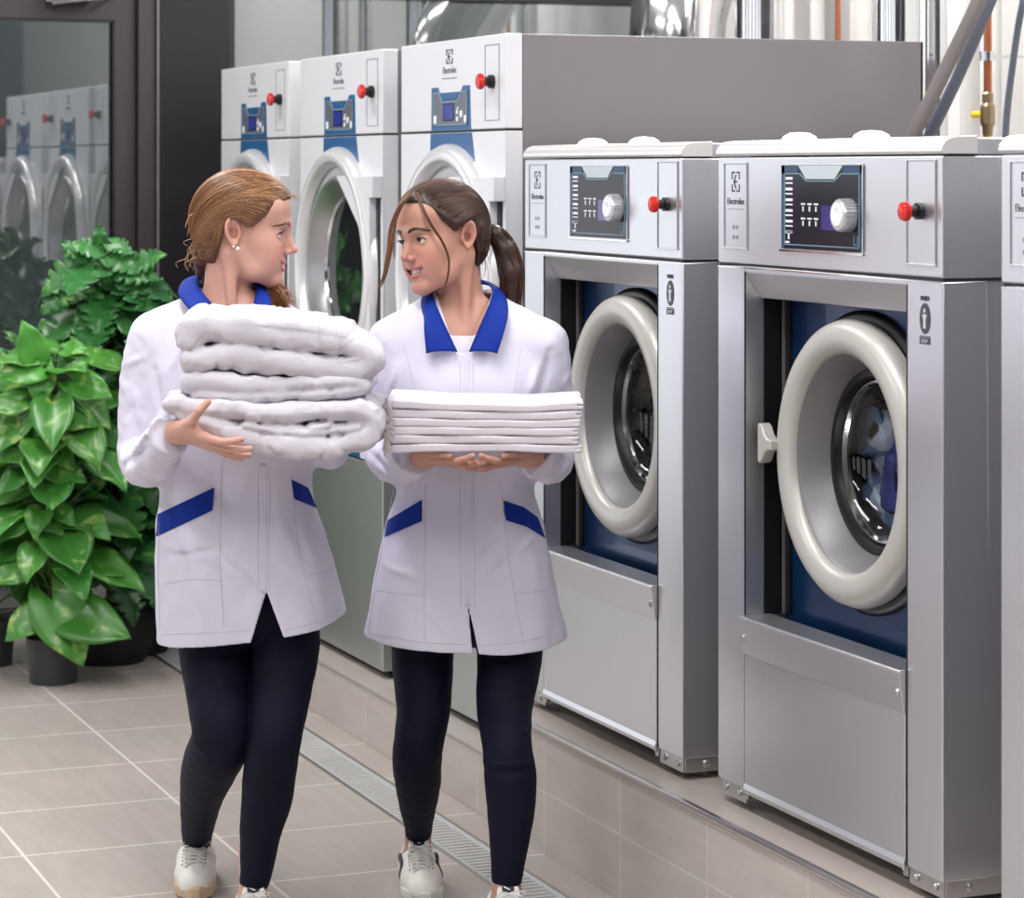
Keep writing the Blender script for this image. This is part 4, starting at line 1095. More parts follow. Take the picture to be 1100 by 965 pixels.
def make_hair(root, T, Mx, o, s, hx, hz, tie, base_cols, n_str, extra=None, r0=.0007, seedv=1, part_y=0., thick=.011, side_len=0.):
    """combed back hair: a full cap with the hairline of the photo and fine strands running to the tie"""
    rng = np.random.RandomState(seedv)
    cap = Sdf()
    cap.ell(T((-.010, 0, .034)), np.array((.092+thick*.75, .072+thick*.8, .082+thick))*s, .01, '+', Mx)
    cap.ell(T((-.032, 0, .016)), np.array((.070+thick, .068+thick*.7, .072+thick))*s, .03*s, '+', Mx)
    cap.ell(T((.042, 0, .058)), np.array((.042+thick*.6, .048+thick*.4, .042+thick*.6))*s, .03*s, '+', Mx)
    for q_ in (1, -1): cap.ell(T((-.045, q_*.022, -.030)), np.array((.046, .040, .045))*s, .03*s, '+', Mx)
    def post(P, d):
        q = ((P-o) @ Mx)/s
        X = np.interp(q[:, 2], hz, hx)-.030*np.clip(1-np.abs(q[:, 1])/.045, 0, 1)*0
        # hair stays behind the hairline; soft edge
        e = (q[:, 0]-X)*.8*s
        ear = np.sqrt((((q-np.array((-.008, 0, -.006)))[:, [0, 2]]/np.array((.021, .033)))**2).sum(1))
        e = np.maximum(e, np.where(np.abs(q[:, 1]) > .04, (1-ear)*.02*s, -1))
        d = d-.0012*np.sin(q[:, 1]*260+q[:, 2]*150+3*np.sin(q[:, 0]*40))*.6
        return smax(d, e, .006)
    cap.post = post
    full = Sdf(); full.items = cap.items
    lo = o-.16*s; hi = o+.16*s
    # strands
    c = T((-.015, 0, .01)); tieP = T(tie)
    hzs = np.array(hz); hxs = np.array(hx)
    N = n_str; z = rng.uniform(-.085, .098, N); sg = rng.choice((1, -1), N)
    z = np.where(rng.rand(N) < .45, rng.uniform(.02, .105, N), z)
    x = np.interp(z, hzs, hxs)-np.abs(rng.exponential(.028, N)).clip(0, .13)*(rng.rand(N) < .75)
    # y on the cap at that x, z: search outwards
    yy = np.sqrt(np.clip(1-((x+.012)/.104)**2-((z-.032)/.096)**2, 0, 1))*.082*sg
    yy = np.where(rng.rand(N) < .25, yy*rng.rand(N), yy)
    A = o+(np.stack([x, yy, z], 1)*s) @ Mx.T
    dA = A-c; dA /= np.linalg.norm(dA, axis=1)[:, None]; dB = tieP-c; LB = np.linalg.norm(dB); dB = dB/LB
    dB = dB+rng.normal(0, .05, (N, 3)); dB /= np.linalg.norm(dB, axis=1)[:, None]
    nseg = 22; t = np.linspace(0, 1, nseg); t = t[None, :, None]
    # arc with sag: go up first for the top hair
    mid = dA+dB; mid /= np.linalg.norm(mid, axis=1)[:, None]
    lift = ((Mx @ np.array((0, 0, .28)))*1.0)[None, :]
    ctrl = mid+lift*(.6+.4*rng.rand(N))[:, None]; ctrl *= .85
    side = (x > -.045) & (z < .075) & (np.abs(yy) > .03)
    via = (np.stack([np.full(N, -.026), sg*.078, .040+.6*np.clip(z, 0, .08)], 1)*s) @ Mx.T+o-c
    via /= np.linalg.norm(via, axis=1)[:, None]
    ctrl = np.where(side[:, None], via*1.15, ctrl)
    D = dA[:, None]*(1-t)**2+2*t*(1-t)*ctrl[:, None]+dB[:, None]*t**2
    D /= np.linalg.norm(D, axis=2)[:, :, None]
    Df = D.reshape(-1, 3); R = np.full(len(Df), .24*s)
    for _ in range(14):
        R = R-full.ev(c+Df*R[:, None])*.9
    R = R.reshape(N, nseg)+(rng.rand(N)*.0016)[:, None]-.0004-.004*np.clip(1-t[0, :, 0]*9, 0, 1)[None, :]
    P = c+D*R[:, :, None]
    qq = ((P-o) @ Mx)/s; bad = (qq[:, :, 0]-np.interp(qq[:, :, 2], hzs, hxs)).max(1) > .006
    er = np.sqrt(((qq[:, :, 0]+.008)/.019)**2+((qq[:, :, 2]+.006)/.030)**2); er = np.where(np.abs(qq[:, :, 1]) > .05, er, 9).min(1)
    keep = np.nonzero(~bad & (er > .97))[0]
    cols = []
    for i in keep:
        k = rng.rand(); w = base_cols[0]*(1-k)+base_cols[1]*k
        if rng.rand() < .22: w = w*.3+base_cols[2]*.7
        cols.append(w*(.85+.3*rng.rand()))
    hc = lambda v: np.concatenate([base_cols[0]*.75+(base_cols[1]-base_cols[0])*(.5+.5*wob(v, 90, 2))[:, None]*.5, np.ones((len(v), 1))], 1)
    parts = [(cap, lo, hi, .0026*s)]
    if extra is not None: parts.append(extra)
    hair = sdf_obj('hair', parts, M['hair'], root, hc, 1)
    strands('hair_strands', [P[i] for i in keep], r0, cols, hair)
    return cap, full, hair, rng

def tail_strands(path, radii, n, rng, cols, fray=.3, nseg=26, straight=1.):
    """a lock or pony tail as many strands around a path"""
    P = np.array(tube_path(path, 10)); tt = np.linspace(0, 1, len(P)); t = np.linspace(0, 1, nseg)
    C0 = np.stack([np.interp(t, tt, P[:, j]) for j in range(3)], 1); R = np.interp(t, np.linspace(0, 1, len(radii)), radii)
    T = np.gradient(C0, axis=0); T /= np.linalg.norm(T, axis=1)[:, None]
    A = np.cross(T, (0.1, 1, .1)); A /= np.linalg.norm(A, axis=1)[:, None]; Bn = np.cross(T, A)
    out = []; cc = []
    for i in range(n):
        a = rng.uniform(0, 2*np.pi); r = math.sqrt(rng.rand()); tw = rng.normal(0, .5)
        an = a+tw*t; off = (A*np.cos(an)[:, None]+Bn*np.sin(an)[:, None])*(R*r)[:, None]
        w = rng.normal(0, 1, 3)*fray*R.max()*.5
        e = int(nseg*(1-.25*rng.rand()**2))
        out.append((C0+off+w*(t**3)[:, None])[:max(e, 6)])
        k = rng.rand(); c = cols[0]*(1-k)+cols[1]*k
        if rng.rand() < .2: c = c*.4+cols[2]*.6
        cc.append(c*(.85+.3*rng.rand()))
    return out, cc

def facial_bits(root, body, T, Mx, o, s, sd, gaze, iris, brow_col, brow_r=.0006, lash_far=True, brow_arch=.004, rngs=3, eye_h=.0046):
    rng = np.random.RandomState(rngs)
    for q in (1, -1): eyeball(T, Mx, o, s, q, gaze, iris, root)
    mb = MB()
    for q in (1, -1):                       # upper lashes and lid line
        pts = []
        for k in range(11):
            a = -1+2*k/10; y = q*(.0318+.0138*a); zz = -.0016+(eye_h+.0006)*math.sqrt(max(0, 1-a*a))+(-.0008 if a*q < 0 else .0004)
            xx = .0700+math.sqrt(max(0, .0153**2-(y-q*.031)**2-(zz+.0005)**2))+.0004
            pts.append(T((xx, y, zz)))
        mb.tube(pts, [.0004]+[.0013*s]*9+[.0004], 6)
        for k in range(1, 20):
            a = -1+2*k/20; y = q*(.0318+.0138*a); zz = -.0012+(eye_h+.0006)*math.sqrt(max(0, 1-a*a)); xx = .0700+math.sqrt(max(0, .0153**2-(y-q*.031)**2-(zz+.0005)**2))
            ln = .0055+.003*(a if True else 0)
            mb.tube([T((xx, y, zz)), T((xx+ln*.7, y+q*a*ln*.35, zz+ln*.15)), T((xx+ln, y+q*a*ln*.6, zz+ln*.65))], [.0004, .0003, .0001], 3)
    mb.build('eyelashes', M['lash'], root)
    pp = []; cols = []
    for q in (1, -1):
        for i in range(190):
            u = rng.rand(); yb = .011+.036*u; zb = .0195+brow_arch*math.sin(min(1, u*1.15)*2.4)-.004*max(0, u-.6)*3
            w = .0034*(1-u*.75); zz = zb+rng.uniform(-w, w)
            p0 = np.array((.115, q*yb, zz)); dirc = np.array((0, q*(.0045+.003*u), .0035*(1-u*1.6)+rng.normal(0, .0007)))
            for k in range(4): pp.append(p0+dirc*k/3)
            cols.append(brow_col*(.8+.4*rng.rand()))
    P = o+(np.array(pp)*s) @ Mx.T; d = Mx @ np.array((-1., 0, 0))
    X, ok = unproject_to(sd, P, np.tile(d, (len(P), 1)), 0, .08, 40)
    X = X.reshape(-1, 4, 3); ok = ok.reshape(-1, 4).all(1); X = X-d*(.0004+.0006*np.array((0, .5, .8, 1.)))[None, :, None]
    strands('eyebrows', [x for x, k in zip(X, ok) if k], brow_r, [c for c, k in zip(cols, ok) if k], root)

def teeth(root, T, s, up, dz=0.):
    mb = MB(); 
    for row, z0, z1 in ((0, -.0600, -.0688), (1, -.0705, -.0745)):
        for k in range(-4, 5):
            y = k*.0052; a = abs(k)/4.6; x = .0862-.018*a*a; zc = up*.6*a*a
            h = .0026; yw = .0025
            p = [T((x-.004, y-yw, z0+zc+dz)), T((x-.004, y+yw, z0+zc+dz)), T((x-.002, y+yw*.9, z1+zc+dz)), T((x-.002, y-yw*.9, z1+zc+dz))]
            f_ = [T((x+.0015, y-yw*.8, z0+zc+dz)), T((x+.0015, y+yw*.8, z0+zc+dz)), T((x+.001, y+yw*.7, z1+zc+dz)), T((x+.001, y-yw*.7, z1+zc+dz))]
            mb.add(p+f_, [(0, 1, 2, 3), (4, 5, 6, 7), (0, 1, 5, 4), (1, 2, 6, 5), (2, 3, 7, 6), (3, 0, 4, 7)])
    mb.build('teeth', M['teeth'], root, smooth=60)

def make_shoe(root, ankle, head, toe_only=False, patch_mat='shoe_navy', swoosh=True, sole='shoe_sole', flip=1):
    """trainer at floor point below the ankle, pointing along head (unit xy)"""
    hx_ = np.array((head[0], head[1], 0.)); hx_ /= np.linalg.norm(hx_); ly = np.array((-hx_[1], hx_[0], 0)); R = np.stack([hx_, ly, np.array((0, 0, 1.))], 1); o = np.array((ankle[0], ankle[1], 0.))
    T = lambda *p: o+R @ np.array(p, float)
    up = Sdf()
    up.cone(T(-.050, 0, .050), T(.015, 0, .050), .038, .040, .01).cone(T(.015, 0, .050), T(.085, .002, .036), .042, .044, .02)
    up.cone(T(.085, .002, .036), T(.150, .004, .026), .045, .036, .02).cone(T(-.046, 0, .06), T(-.042, 0, .066), .036, .035, .015)
    up.cone(T(-.005, 0, .050), T(-.012, 0, .056), .040, .038, .02).cone(T(.03, 0, .075), T(.085, 0, .055), .024, .022, .02)
    up.cone(T(-.008, 0, .072), T(-.010, 0, .20), .036, .044, .008, '-')
    up.post = lambda P, d: smax(d, .018-P[:, 2], .006)
    b = o+np.array((0, 0, .06)); lo = b-.21; hi = b+.21; lo[2] = -.005; hi[2] = .16
    sh = sdf_obj('shoe', [(up, lo, hi, .0028)], M['shoe'], root)
    so = Sdf()
    def sole_f(P):
        q = (P-o) @ R; x = q[:, 0]; c = np.interp(x, (-.10, .0, .1, .2), (0, 0, .003, .008)); w = np.interp(x, (-.10, -.07, .0, .06, .11, .15, .19), (.018, .037, .041, .048, .050, .043, .012))
        d = np.maximum(np.abs(q[:, 1]-c)-w, np.maximum(-.094-x, x-.194)); zz = np.interp(x, (-.1, .1, .19), (.030, .026, .034))
        return smax(d, np.maximum(q[:, 2]-zz, .001-q[:, 2]), .006)
    so.fn(sole_f, b, .25); sdf_obj('sole', [(so, lo, hi, .003)], M[sole], sh)
    tg = Sdf()
    def tong(P):
        q = (P-o) @ R; zc = np.interp(q[:, 0], (.028, .046, .08, .12), (.109, .095, .074, .055)); 
        d = np.maximum(np.abs(q[:, 2]-zc)*.62-.0045, np.abs(q[:, 1])-(.026-.2*np.clip(q[:, 2]-.10, 0, 1)))
        return smax(d, np.maximum(.026-q[:, 0], q[:, 0]-.115), .006)
    tg.fn(tong, b, .2); sdf_obj('tongue', [(tg, lo, hi, .0025)], M['shoe'], sh)
    def drop(x, y, sdx=up, off=.002):
        p, ok = unproject_to(sdx, T(x, y, .19)[None], np.array([[0, 0, -1.]]), 0, .19, 60); return p[0]+np.array((0, 0, off))
    allsd = Sdf(); allsd.items = up.items+tg.items
    mb = MB()
    for k in range(6):
        x = .060+.0115*k; w = .024-.0008*k
        mb.tube([drop(x, -w, allsd), drop(x+.004, -w*.5, allsd, .004), drop(x+.006, 0, allsd, .004), drop(x+.009, w*.5, allsd, .004), drop(x+.012, w, allsd)], .0030, 6)
        mb.tube([drop(x, w, allsd), drop(x+.004, w*.5, allsd, .003), drop(x+.006, 0, allsd, .003), drop(x+.009, -w*.5, allsd, .003), drop(x+.012, -w, allsd)], .0030, 6)
    ey = MB()
    for k in range(6):
        for q in (1, -1): e_ = drop(  .060+.0115*k, q*.027, allsd, .0008); ey.ball(e_, (.0022, .0022, .0012), 8, 5)
    ey.build('eyelets', M[patch_mat], sh)
    c = drop(.058, 0, allsd, .008)
    s_ = flip
    mb.tube([c, c+R @ np.array((.0, .018*s_, .006)), c+R @ np.array((.004, .036*s_, .002)), c+R @ np.array((.010, .026*s_, -.004)), c], .0022, 6)
    mb.tube([c, c+R @ np.array((.0, -.018, .004)), c+R @ np.array((.006, -.030, -.004)), c+R @ np.array((.012, -.018, -.006)), c], .0022, 6)
    mb.tube([c, c+R @ np.array((.014, .020*s_, -.008)), c+R @ np.array((.022, .036*s_, -.024))], .0022, 6)
    mb.build('laces', M['lace'], sh)
    # dark patch on the tongue
    pt = MB(); A = []
    for x, y in ((.030, -.014), (.030, .013), (.045, .013), (.045, -.014)): A.append(drop(x, y, tg, .0015))
    A = [Vector(a) for a in A]; n = (A[1]-A[0]).cross(A[3]-A[0]).normalized()*.001
    pt.add(A+[a+n for a in A], [(0, 1, 2, 3), (4, 5, 6, 7), (0, 1, 5, 4), (1, 2, 6, 5), (2, 3, 7, 6), (3, 0, 4, 7)])
    pt.build('tongue_patch', M[patch_mat], sh, smooth=0)
    pt = MB(); A = [drop(.033, -.008, tg, .0035), drop(.040, .004, tg, .0035), drop(.042, .002, tg, .0035), drop(.035, -.011, tg, .0035)]
    pt.add(A, [(0, 1, 2, 3)]); pt.build('patch_stripe', M['shoe'], sh, smooth=0)
    if swoosh:                                  # dark curved stripe on each side
        for q in (1, -1):
            P0 = []
            for k in range(13):
                t = k/12; x = .085-.115*t; z = .036+.030*t+.018*math.sin(t*3.1); P0.append((x, z))
            pts = np.array([T(x, q*.12, z) for x, z in P0]); X, ok = unproject_to(up, pts, np.tile(R @ np.array((0, -q, 0.)), (13, 1)), 0, .12, 50)
            mb = MB(); w = [.0005]+[.003+.0035*math.sin(math.pi*k/12) for k in range(1, 12)]+[.0008]
            mb.tube([Vector(x) for x in X], w, 8); o2 = mb.build('side_stripe', M[patch_mat], sh)
    return sh

def leg_sdf(B, pts, sd, k=.02, grow=0.):
    """pts: (px,py,dy,half width px)"""
    P = [B.p(a, b, c) for a, b, c, w in pts]; R = [w/F*(B.d0+c)+grow for a, b, c, w in pts]
    Pp = tube_path(P, 9); Rr = np.interp(np.linspace(0, len(R)-1, len(Pp)), np.arange(len(R)), R)
    Rr = np.convolve(np.pad(Rr, 3, 'edge'), np.ones(7)/7, 'valid')
    for i in range(len(Pp)-1): sd.cone(Pp[i], Pp[i+1], Rr[i], Rr[i+1], k if i == 0 else 0)
    return Pp, Rr

def build_person(cfg):
    B = Body(cfg['px0'], cfg['d0'])
    root = thing('person', cfg['label'], 'person', B.origin, -TH)
    s = cfg['hs']; ho = B.p(*cfg['head']); Mx = cfg['Mx']
    # ---- coat shape
    tor = loft_fn(B, cfg['rows'], yaw=cfg['yaw'])
    raw = Sdf(); raw.fn(tor, tor.c, tor.R, .01)
    for arm in cfg['arms']:
        P = [B.p(*a[:3]) for a in arm]; R = [a[3] for a in arm]
        Pp = tube_path(P, 5); Rr = np.interp(np.linspace(0, len(R)-1, len(Pp)), np.arange(len(R)), R)
        sub = Sdf()
        for i in range(len(Pp)-1): sub.cone(Pp[i], Pp[i+1], Rr[i], Rr[i+1], .004)
        e = np.array(Pp[-1]); ed = e-np.array(Pp[-2]); ed /= np.linalg.norm(ed)
        def armf(Q, sub=sub, e=e, ed=ed): 
            d = sub.ev(Q)+.0022*wob(Q, 55, 5)+.0016*wob(Q, 110, 9); return smax(d, (Q-e) @ ed-.004, .004)
        Pa = np.array(Pp); c = Pa.mean(0)
        raw.fn(armf, c, np.linalg.norm(Pa-c, axis=1).max()+.08, .028)
    fold = creases(B, cfg['folds'])
    def folded(P, d): return d-2.1*fold(P)*(P[:, 1] < .03)+.0048*wob(P*np.array((1, 1, .38)), 24, 1)+.0018*wob(P*np.array((1, 1, .7)), 60, 3)
    base = Sdf(); base.items = raw.items; base.post = folded            # outer surface without openings
    hx = [B.p(a, 690, -.1)[0] for a, b in cfg['hem']]; hz = [b for a, b in cfg['hem']]
    vt = B.p(*cfg['vent'][0], -.17); vl = B.p(*cfg['vent'][1], -.17); vr = B.p(*cfg['vent'][2], -.17)
    nk = [B.p(a, b, -.1) for a, b in cfg['vneck']]                     # left top, bottom left, bottom right, right top
    nb = B.p(*cfg['neck'][1][:3])
    def post(P, d):
        d = folded(P, d)
        d = np.maximum(d, -(d+.0100))
        d = np.maximum(d, np.interp(P[:, 0], hx, hz)-P[:, 2])
        # vent
        t = np.clip((vt[2]-P[:, 2])/(vt[2]-vl[2]), 0, 3); xl = vt[0]+(vl[0]-vt[0])*t; xr = vt[0]+(vr[0]-vt[0])*t+.0015
        cut = np.maximum(np.maximum(xl-P[:, 0], P[:, 0]-xr), np.maximum(P[:, 2]-vt[2], P[:, 1]-.0))
        d = np.maximum(d, -cut)
        # neckline
        zb = nk[1][2]; tt = (P[:, 2]-zb)/(nk[0][2]-zb); xl = nk[1][0]+(nk[0][0]-nk[1][0])*tt; xr = nk[2][0]+(nk[3][0]-nk[2][0])*tt
        cut = np.maximum(np.maximum(xl-P[:, 0], P[:, 0]-xr), np.maximum(zb-P[:, 2], P[:, 1]-.03))
        d = np.maximum(d, -cut)
        rad = cfg['neck'][1][3]+.006-np.hypot(P[:, 0]-nb[0], P[:, 1]-nb[1]); return np.maximum(d, np.minimum(rad, P[:, 2]-nk[0][2]+.06))
    coat = Sdf(); coat.items = raw.items; coat.post = post
    lo = np.array((-.62, -.75, .55)); hi = np.array((.62, .32, 1.52))
    cobj = sdf_obj('coat', [(coat, lo, hi, .0032)], M['coat'], root, None, 3)
    # ---- body
    sd = Sdf(); T = head_sdf(sd, Mx, ho, s, cfg['smile'], cfg['open'], cfg['mw'], cfg['eye_h'])
    n0, n1 = cfg['neck']
    sd.cone(T(n0[:3]), B.p(*n1[:3]), n0[3], n1[3], .03)
    for a, b, ra, rb in cfg['sterno']: sd.cone(T(a), B.p(*b), ra, rb, .018)
    zlow = B.p(0, 560, 0)[2]
    def chest(P): return np.maximum(tor(P)+.022, zlow-P[:, 2])
    sd.fn(chest, tor.c, tor.R, .03)
    body_arm = Sdf()
    for arm in cfg['arms']:
        P = [B.p(*a[:3]) for a in arm]
        for i in range(len(P)-1): body_arm.cone(P[i], P[i+1], arm[i][3]*.5, arm[i+1][3]*.5, .02)
    skin = S3(*cfg['skin']); lip = S3(*cfg['lip']); blush = S3(*cfg['blush'])
    hs_parts = []; 
    for h in cfg['hands']:
        w = B.p(*h['wrist']); e = B.p(*h['fore']); hd = Sdf(); hd.cone(e, w, .021, .0225, .01)
        hand_sdf(hd, w, h['f'], h['n'], h['side'], h['curls'], h['thumb'], h['s'], h.get('spread', 3))
        c = w+np.array(h['f'])/np.linalg.norm(h['f'])*.06; hs_parts.append((hd, np.minimum(c-.14, e-.05), np.maximum(c+.14, e+.05), .0019))
        h['w'] = w
    legs = Sdf()
    pel = B.p(*cfg['pelvis']); legs.ell(pel, (.155, .11, .12), .02)
    for lg in cfg['legs']: leg_sdf(B, lg, legs, .03, -.012)
    for an in cfg['ankles']:
        a = B.p(*an[0]); b = np.array((a[0], a[1]+.0, .06)); f = np.array(b); hh = np.array((an[1][0], an[1][1], 0)); legs.cone(a+np.array((0, 0, .10)), a, .032, an[2], .01).cone(a, b, an[2], .033, .01).cone(b, b+hh*.11+np.array((0, 0, -.025)), .032, .024, .02)
    zc = B.p(0, cfg['cut'], 0)[2]
    head_lo = ho-np.array((.2, .2, .30)); head_hi = ho+.19
    lo_b = Sdf(); lo_b.items = sd.items[-1:]+body_arm.items+legs.items
    def colf(v): 
        c = face_color(v, T, Mx, ho, s, skin, lip, blush, cfg['smile'], cfg['open'], cfg['mw']); return c
    body = sdf_obj('body', [(sd, head_lo, head_hi, .0019, lambda P: zc-P[:, 2])]+hs_parts+[(lo_b, np.array((-.6, -.7, -.01)), np.array((.6, .75, 1.5)), .006)], M['skin'], root, colf, 1)
    facial_bits(body, body, T, Mx, ho, s, sd, cfg['gaze'], M[cfg['iris']], cfg['brow'], cfg.get('brow_r', .0006)*s, True, cfg.get('arch', .004), eye_h=cfg['eye_h'])
    teeth(body, T, s, .006*cfg['smile'], cfg.get('teeth_dz', 0))
    # ---- leggings
    lg = Sdf(); lg.ell(pel, (.160, .115, .12), .02); ends = []
    knee = creases(B, cfg['knee_folds'])
    for l in cfg['legs']:
        Pp, Rr = leg_sdf(B, l, lg, .03); ends.append((Pp[-1], (Pp[-1]-Pp[-3])/np.linalg.norm(Pp[-1]-Pp[-3]), Rr[-1]))
    def lpost(P, d):
        d = d-knee(P)+.0008*wob(P, 70, 4)
        for e, n, r in ends:
            m = (P[:, 2] < e[2]+.1) & (np.hypot(P[:, 0]-e[0], P[:, 1]-e[1]) < .14)
            d = np.where(m, smax(d, (P-e) @ n-.002, .004), d)
        return d
    lg.post = lpost
    sdf_obj('leggings', [(lg, np.array((-.4, -.4, .05)), np.array((.4, .6, .95)), .0035)], M['navy'], root, None, 6)
    # ---- trims
    for pl in cfg['trims']: patch('pocket_trim', B, base, pl, M['blue_cloth'], cobj, .0022, .003)['label'] = 'royal blue pocket trim'
    seams('seam', B, base, cfg['seams'], M['coat_line'], cobj, .0010, -.0002)
    patch('zip_band', B, base, cfg['zip'], M['zip'], cobj, .0006, .002)
    for nm, c0, c1 in cfg['collar']:
        ribbon_sheet(nm, [B.p(*a) for a in c0], [B.p(*a) for a in c1], M['blue_cloth'], cobj, .007, .0035)['label'] = 'royal blue collar'
    return B, root, T, Mx, ho, s, sd, cobj, body, tor, base

def basis(fwd, roll=0., pitch=0.):
    f = np.array(fwd, float); f /= np.linalg.norm(f); l = np.cross((0, 0, 1.), f); l /= np.linalg.norm(l); u = np.cross(f, l)
    return rot('y', roll) @ np.stack([f, l, u], 1) @ rot('y', pitch)

# ---------------- blonde woman
a82 = math.radians(87)
cfg1 = dict(px0=258, d0=6.05, label='blonde woman in white coat carrying the thick pile of fluffy towels, seen in profile',
    hs=1.06, head=(263, 247.5, 0), Mx=basis((math.sin(a82), -math.cos(a82), 0), 0, 5), smile=1.6, open=.55, mw=.0315, eye_h=.0052,
    rows=[(306, 222, 276, .050, .02), (318, 204, 296, .068, .02), (328, 176, 314, .082, .02), (340, 152, 330, .095, .015), (360, 142, 344, .108, .01), (400, 150, 346, .125, 0), (450, 160, 342, .128, -.01),
          (500, 170, 336, .112, 0), (530, 172, 337, .112, 0), (560, 169, 344, .125, 0), (600, 168, 356, .142, 0), (640, 168, 366, .155, 0), (665, 169, 372, .162, 0), (720, 169, 380, .17, 0)],
    yaw=-10,
    arms=[[(166, 362, .0, .054), (157, 400, .01, .056), (153, 445, .01, .054), (152, 488, .0, .055), (158, 500, -.10, .050), (172, 486, -.24, .043), (184, 469, -.345, .038)],
          [(322, 362, .02, .052), (334, 400, .03, .052), (345, 445, .02, .050), (352, 474, .0, .052), (352, 480, -.06, .047), (362, 462, -.14, .042), (372, 445, -.19, .038)]],
    folds=[(150, 480, 190, 430, 5, .006), (135, 500, 175, 470, 4, -.005), (140, 420, 150, 470, 4, .003), (165, 400, 175, 460, 5, -.005), (172, 585, 230, 600, 5, .004), (175, 600, 240, 588, 4, -.004), (245, 600, 275, 625, 4, .004), (180, 560, 200, 610, 5, .003), (300, 600, 345, 630, 5, .003), (215, 640, 240, 680, 5, -.003), (310, 560, 330, 600, 5, -.003), (200, 360, 180, 400, 6, .004), (128, 395, 150, 385, 4, .003)],
    hem=[(150, .640), (172, .640), (230, .654), (285, .668), (345, .688), (380, .712)],
    vent=[(285, 638), (269, 692), (306, 690)], vneck=[(208, 306), (244, 352), (262, 352), (277, 306)],
    neck=[(-.030, 0, -.055, .049), (243, 338, .01, .056)],
    sterno=[((-.02, -.05, -.05), (250, 345, -.06), .014, .010), ((-.02, .05, -.05), (262, 345, -.05), .014, .010)],
    skin=(198, 152, 137), lip=(186, 100, 98), blush=(196, 122, 110),
    hands=[dict(wrist=(192, 463, -.385), fore=(176, 486, -.22), f=(.84, -.42, -.26), n=(.26, .42, .85), side=1, s=1.0,
                curls=[(4, 16, 10), (0, 14, 10), (-3, 12, 10), (-6, 10, 10)], thumb=[(.66, .66, .25), (.42, .55, .72), (.40, .10, .90)], spread=5),
           dict(wrist=(374, 444, -.20), fore=(362, 462, -.14), f=(.15, -.60, .55), n=(-.9, -.2, .1), side=1, s=.98,
                curls=[(18, 25, 15), (18, 25, 15), (18, 25, 15), (18, 25, 15)], thumb=[(.5, .7, .4), (.7, .3, .4), (.8, .1, .3)])],
    pelvis=(262, 640, .0), cut=352,
    legs=[[(232, 640, .0, 40), (231, 690, .0, 40), (236, 745, -.04, 36), (239, 790, -.09, 33), (226, 822, .02, 31), (217, 854, .16, 23.5), (212, 892, .32, 16.5), (212, 903, .355, 15.5)],
          [(302, 640, .0, 38), (307, 690, -.02, 37), (302, 740, -.06, 33), (296, 790, -.12, 28), (290, 828, -.10, 29), (286.5, 860, -.08, 27.5), (280, 892, -.08, 22.5), (276, 930, -.08, 18), (272.5, 951, -.08, 15.5)]],
    ankles=[((211, 909, .385), (.05, -1), .0305), ((272, 960, -.075), (.1, -1), .031)],
    knee_folds=[(207, 797, 225, 804, 2.5, .004), (207, 790, 235, 797, 2, -.002), (225, 806, 262, 800, 3, .003), (262, 930, 285, 938, 2, .002), (262, 922, 290, 916, 2, .002)],
    gaze=(1, -.12, -.02), iris='iris_blue', brow=S3(120, 84, 58), brow_r=.00045, arch=.004,
    trims=[[(168, 553), (230, 524), (229, 548), (167, 577)], [(313, 515), (331, 524), (341, 546), (316, 536)]],
    seams=[[(238, 500), (236, 600), (240, 672)], [(312, 510), (322, 600), (340, 668)], [(174, 628), (205, 622), (238, 624)], [(172, 682), (230, 680), (270, 677)], [(307, 677), (345, 668), (366, 652)], [(330, 618), (362, 612)], [(277, 500), (277, 636)], [(289, 500), (289, 636)], [(171, 560), (170, 620), (172, 676)]],
    zip=[(279.5, 498), (286.5, 498), (286.5, 637), (280, 637)],
    collar=[('collar', [(238, 340, -.115), (226, 325, -.075), (213, 308, -.02), (219, 298, .06), (243, 294, .10), (266, 298, .07), (275, 309, -.01), (273, 325, -.07), (270, 342, -.105)],
             [(217, 346, -.125), (201, 330, -.09), (192, 314, -.01), (203, 300, .10), (243, 302, .14), (280, 303, .10), (288, 313, .0), (291, 328, -.08), (293, 346, -.11)])])

B1, R1, T1, Mx1, ho1, s1, sd1, coat1, body1, tor1, base1 = build_person(cfg1)
hc1 = [S3(92, 58, 36), S3(142, 96, 62), S3(192, 148, 106)]
ex = Sdf()
ex.chain([T1((-.075, 0, -.02)), T1((-.088, 0, -.055)), B1.p(222, 294, .06), B1.p(245, 303, .105), B1.p(272, 305, .085), B1.p(285, 314, .03), B1.p(298, 324, -.02), B1.p(303, 331, -.05)], [.035, .030, .022, .020, .020, .021, .017, .010], .02)
cap1, full1, hair1, rg = make_hair(body1, T1, Mx1, ho1, s1, hx=[-.052, -.048, -.040, -.030, .026, .044, .064, .082, .094, .100], hz=[-.12, -.06, -.03, .004, .010, .030, .050, .066, .080, .12],
    tie=(-.082, 0, -.050), base_cols=hc1, n_str=4200, extra=(ex, B1.p(200, 345, -.12), B1.p(330, 200, .25), .003), seedv=5, thick=.014)
ps, cs = tail_strands([B1.p(222, 294, .06), B1.p(245, 302, .10), B1.p(272, 304, .085), B1.p(287, 311, .03), B1.p(300, 321, -.03), B1.p(309, 331, -.075)], [.022, .023, .024, .026, .024, .018], 620, rg, [S3(92, 50, 26), S3(150, 90, 50), S3(196, 138, 84)], .8)
p2_, c2_ = [], []
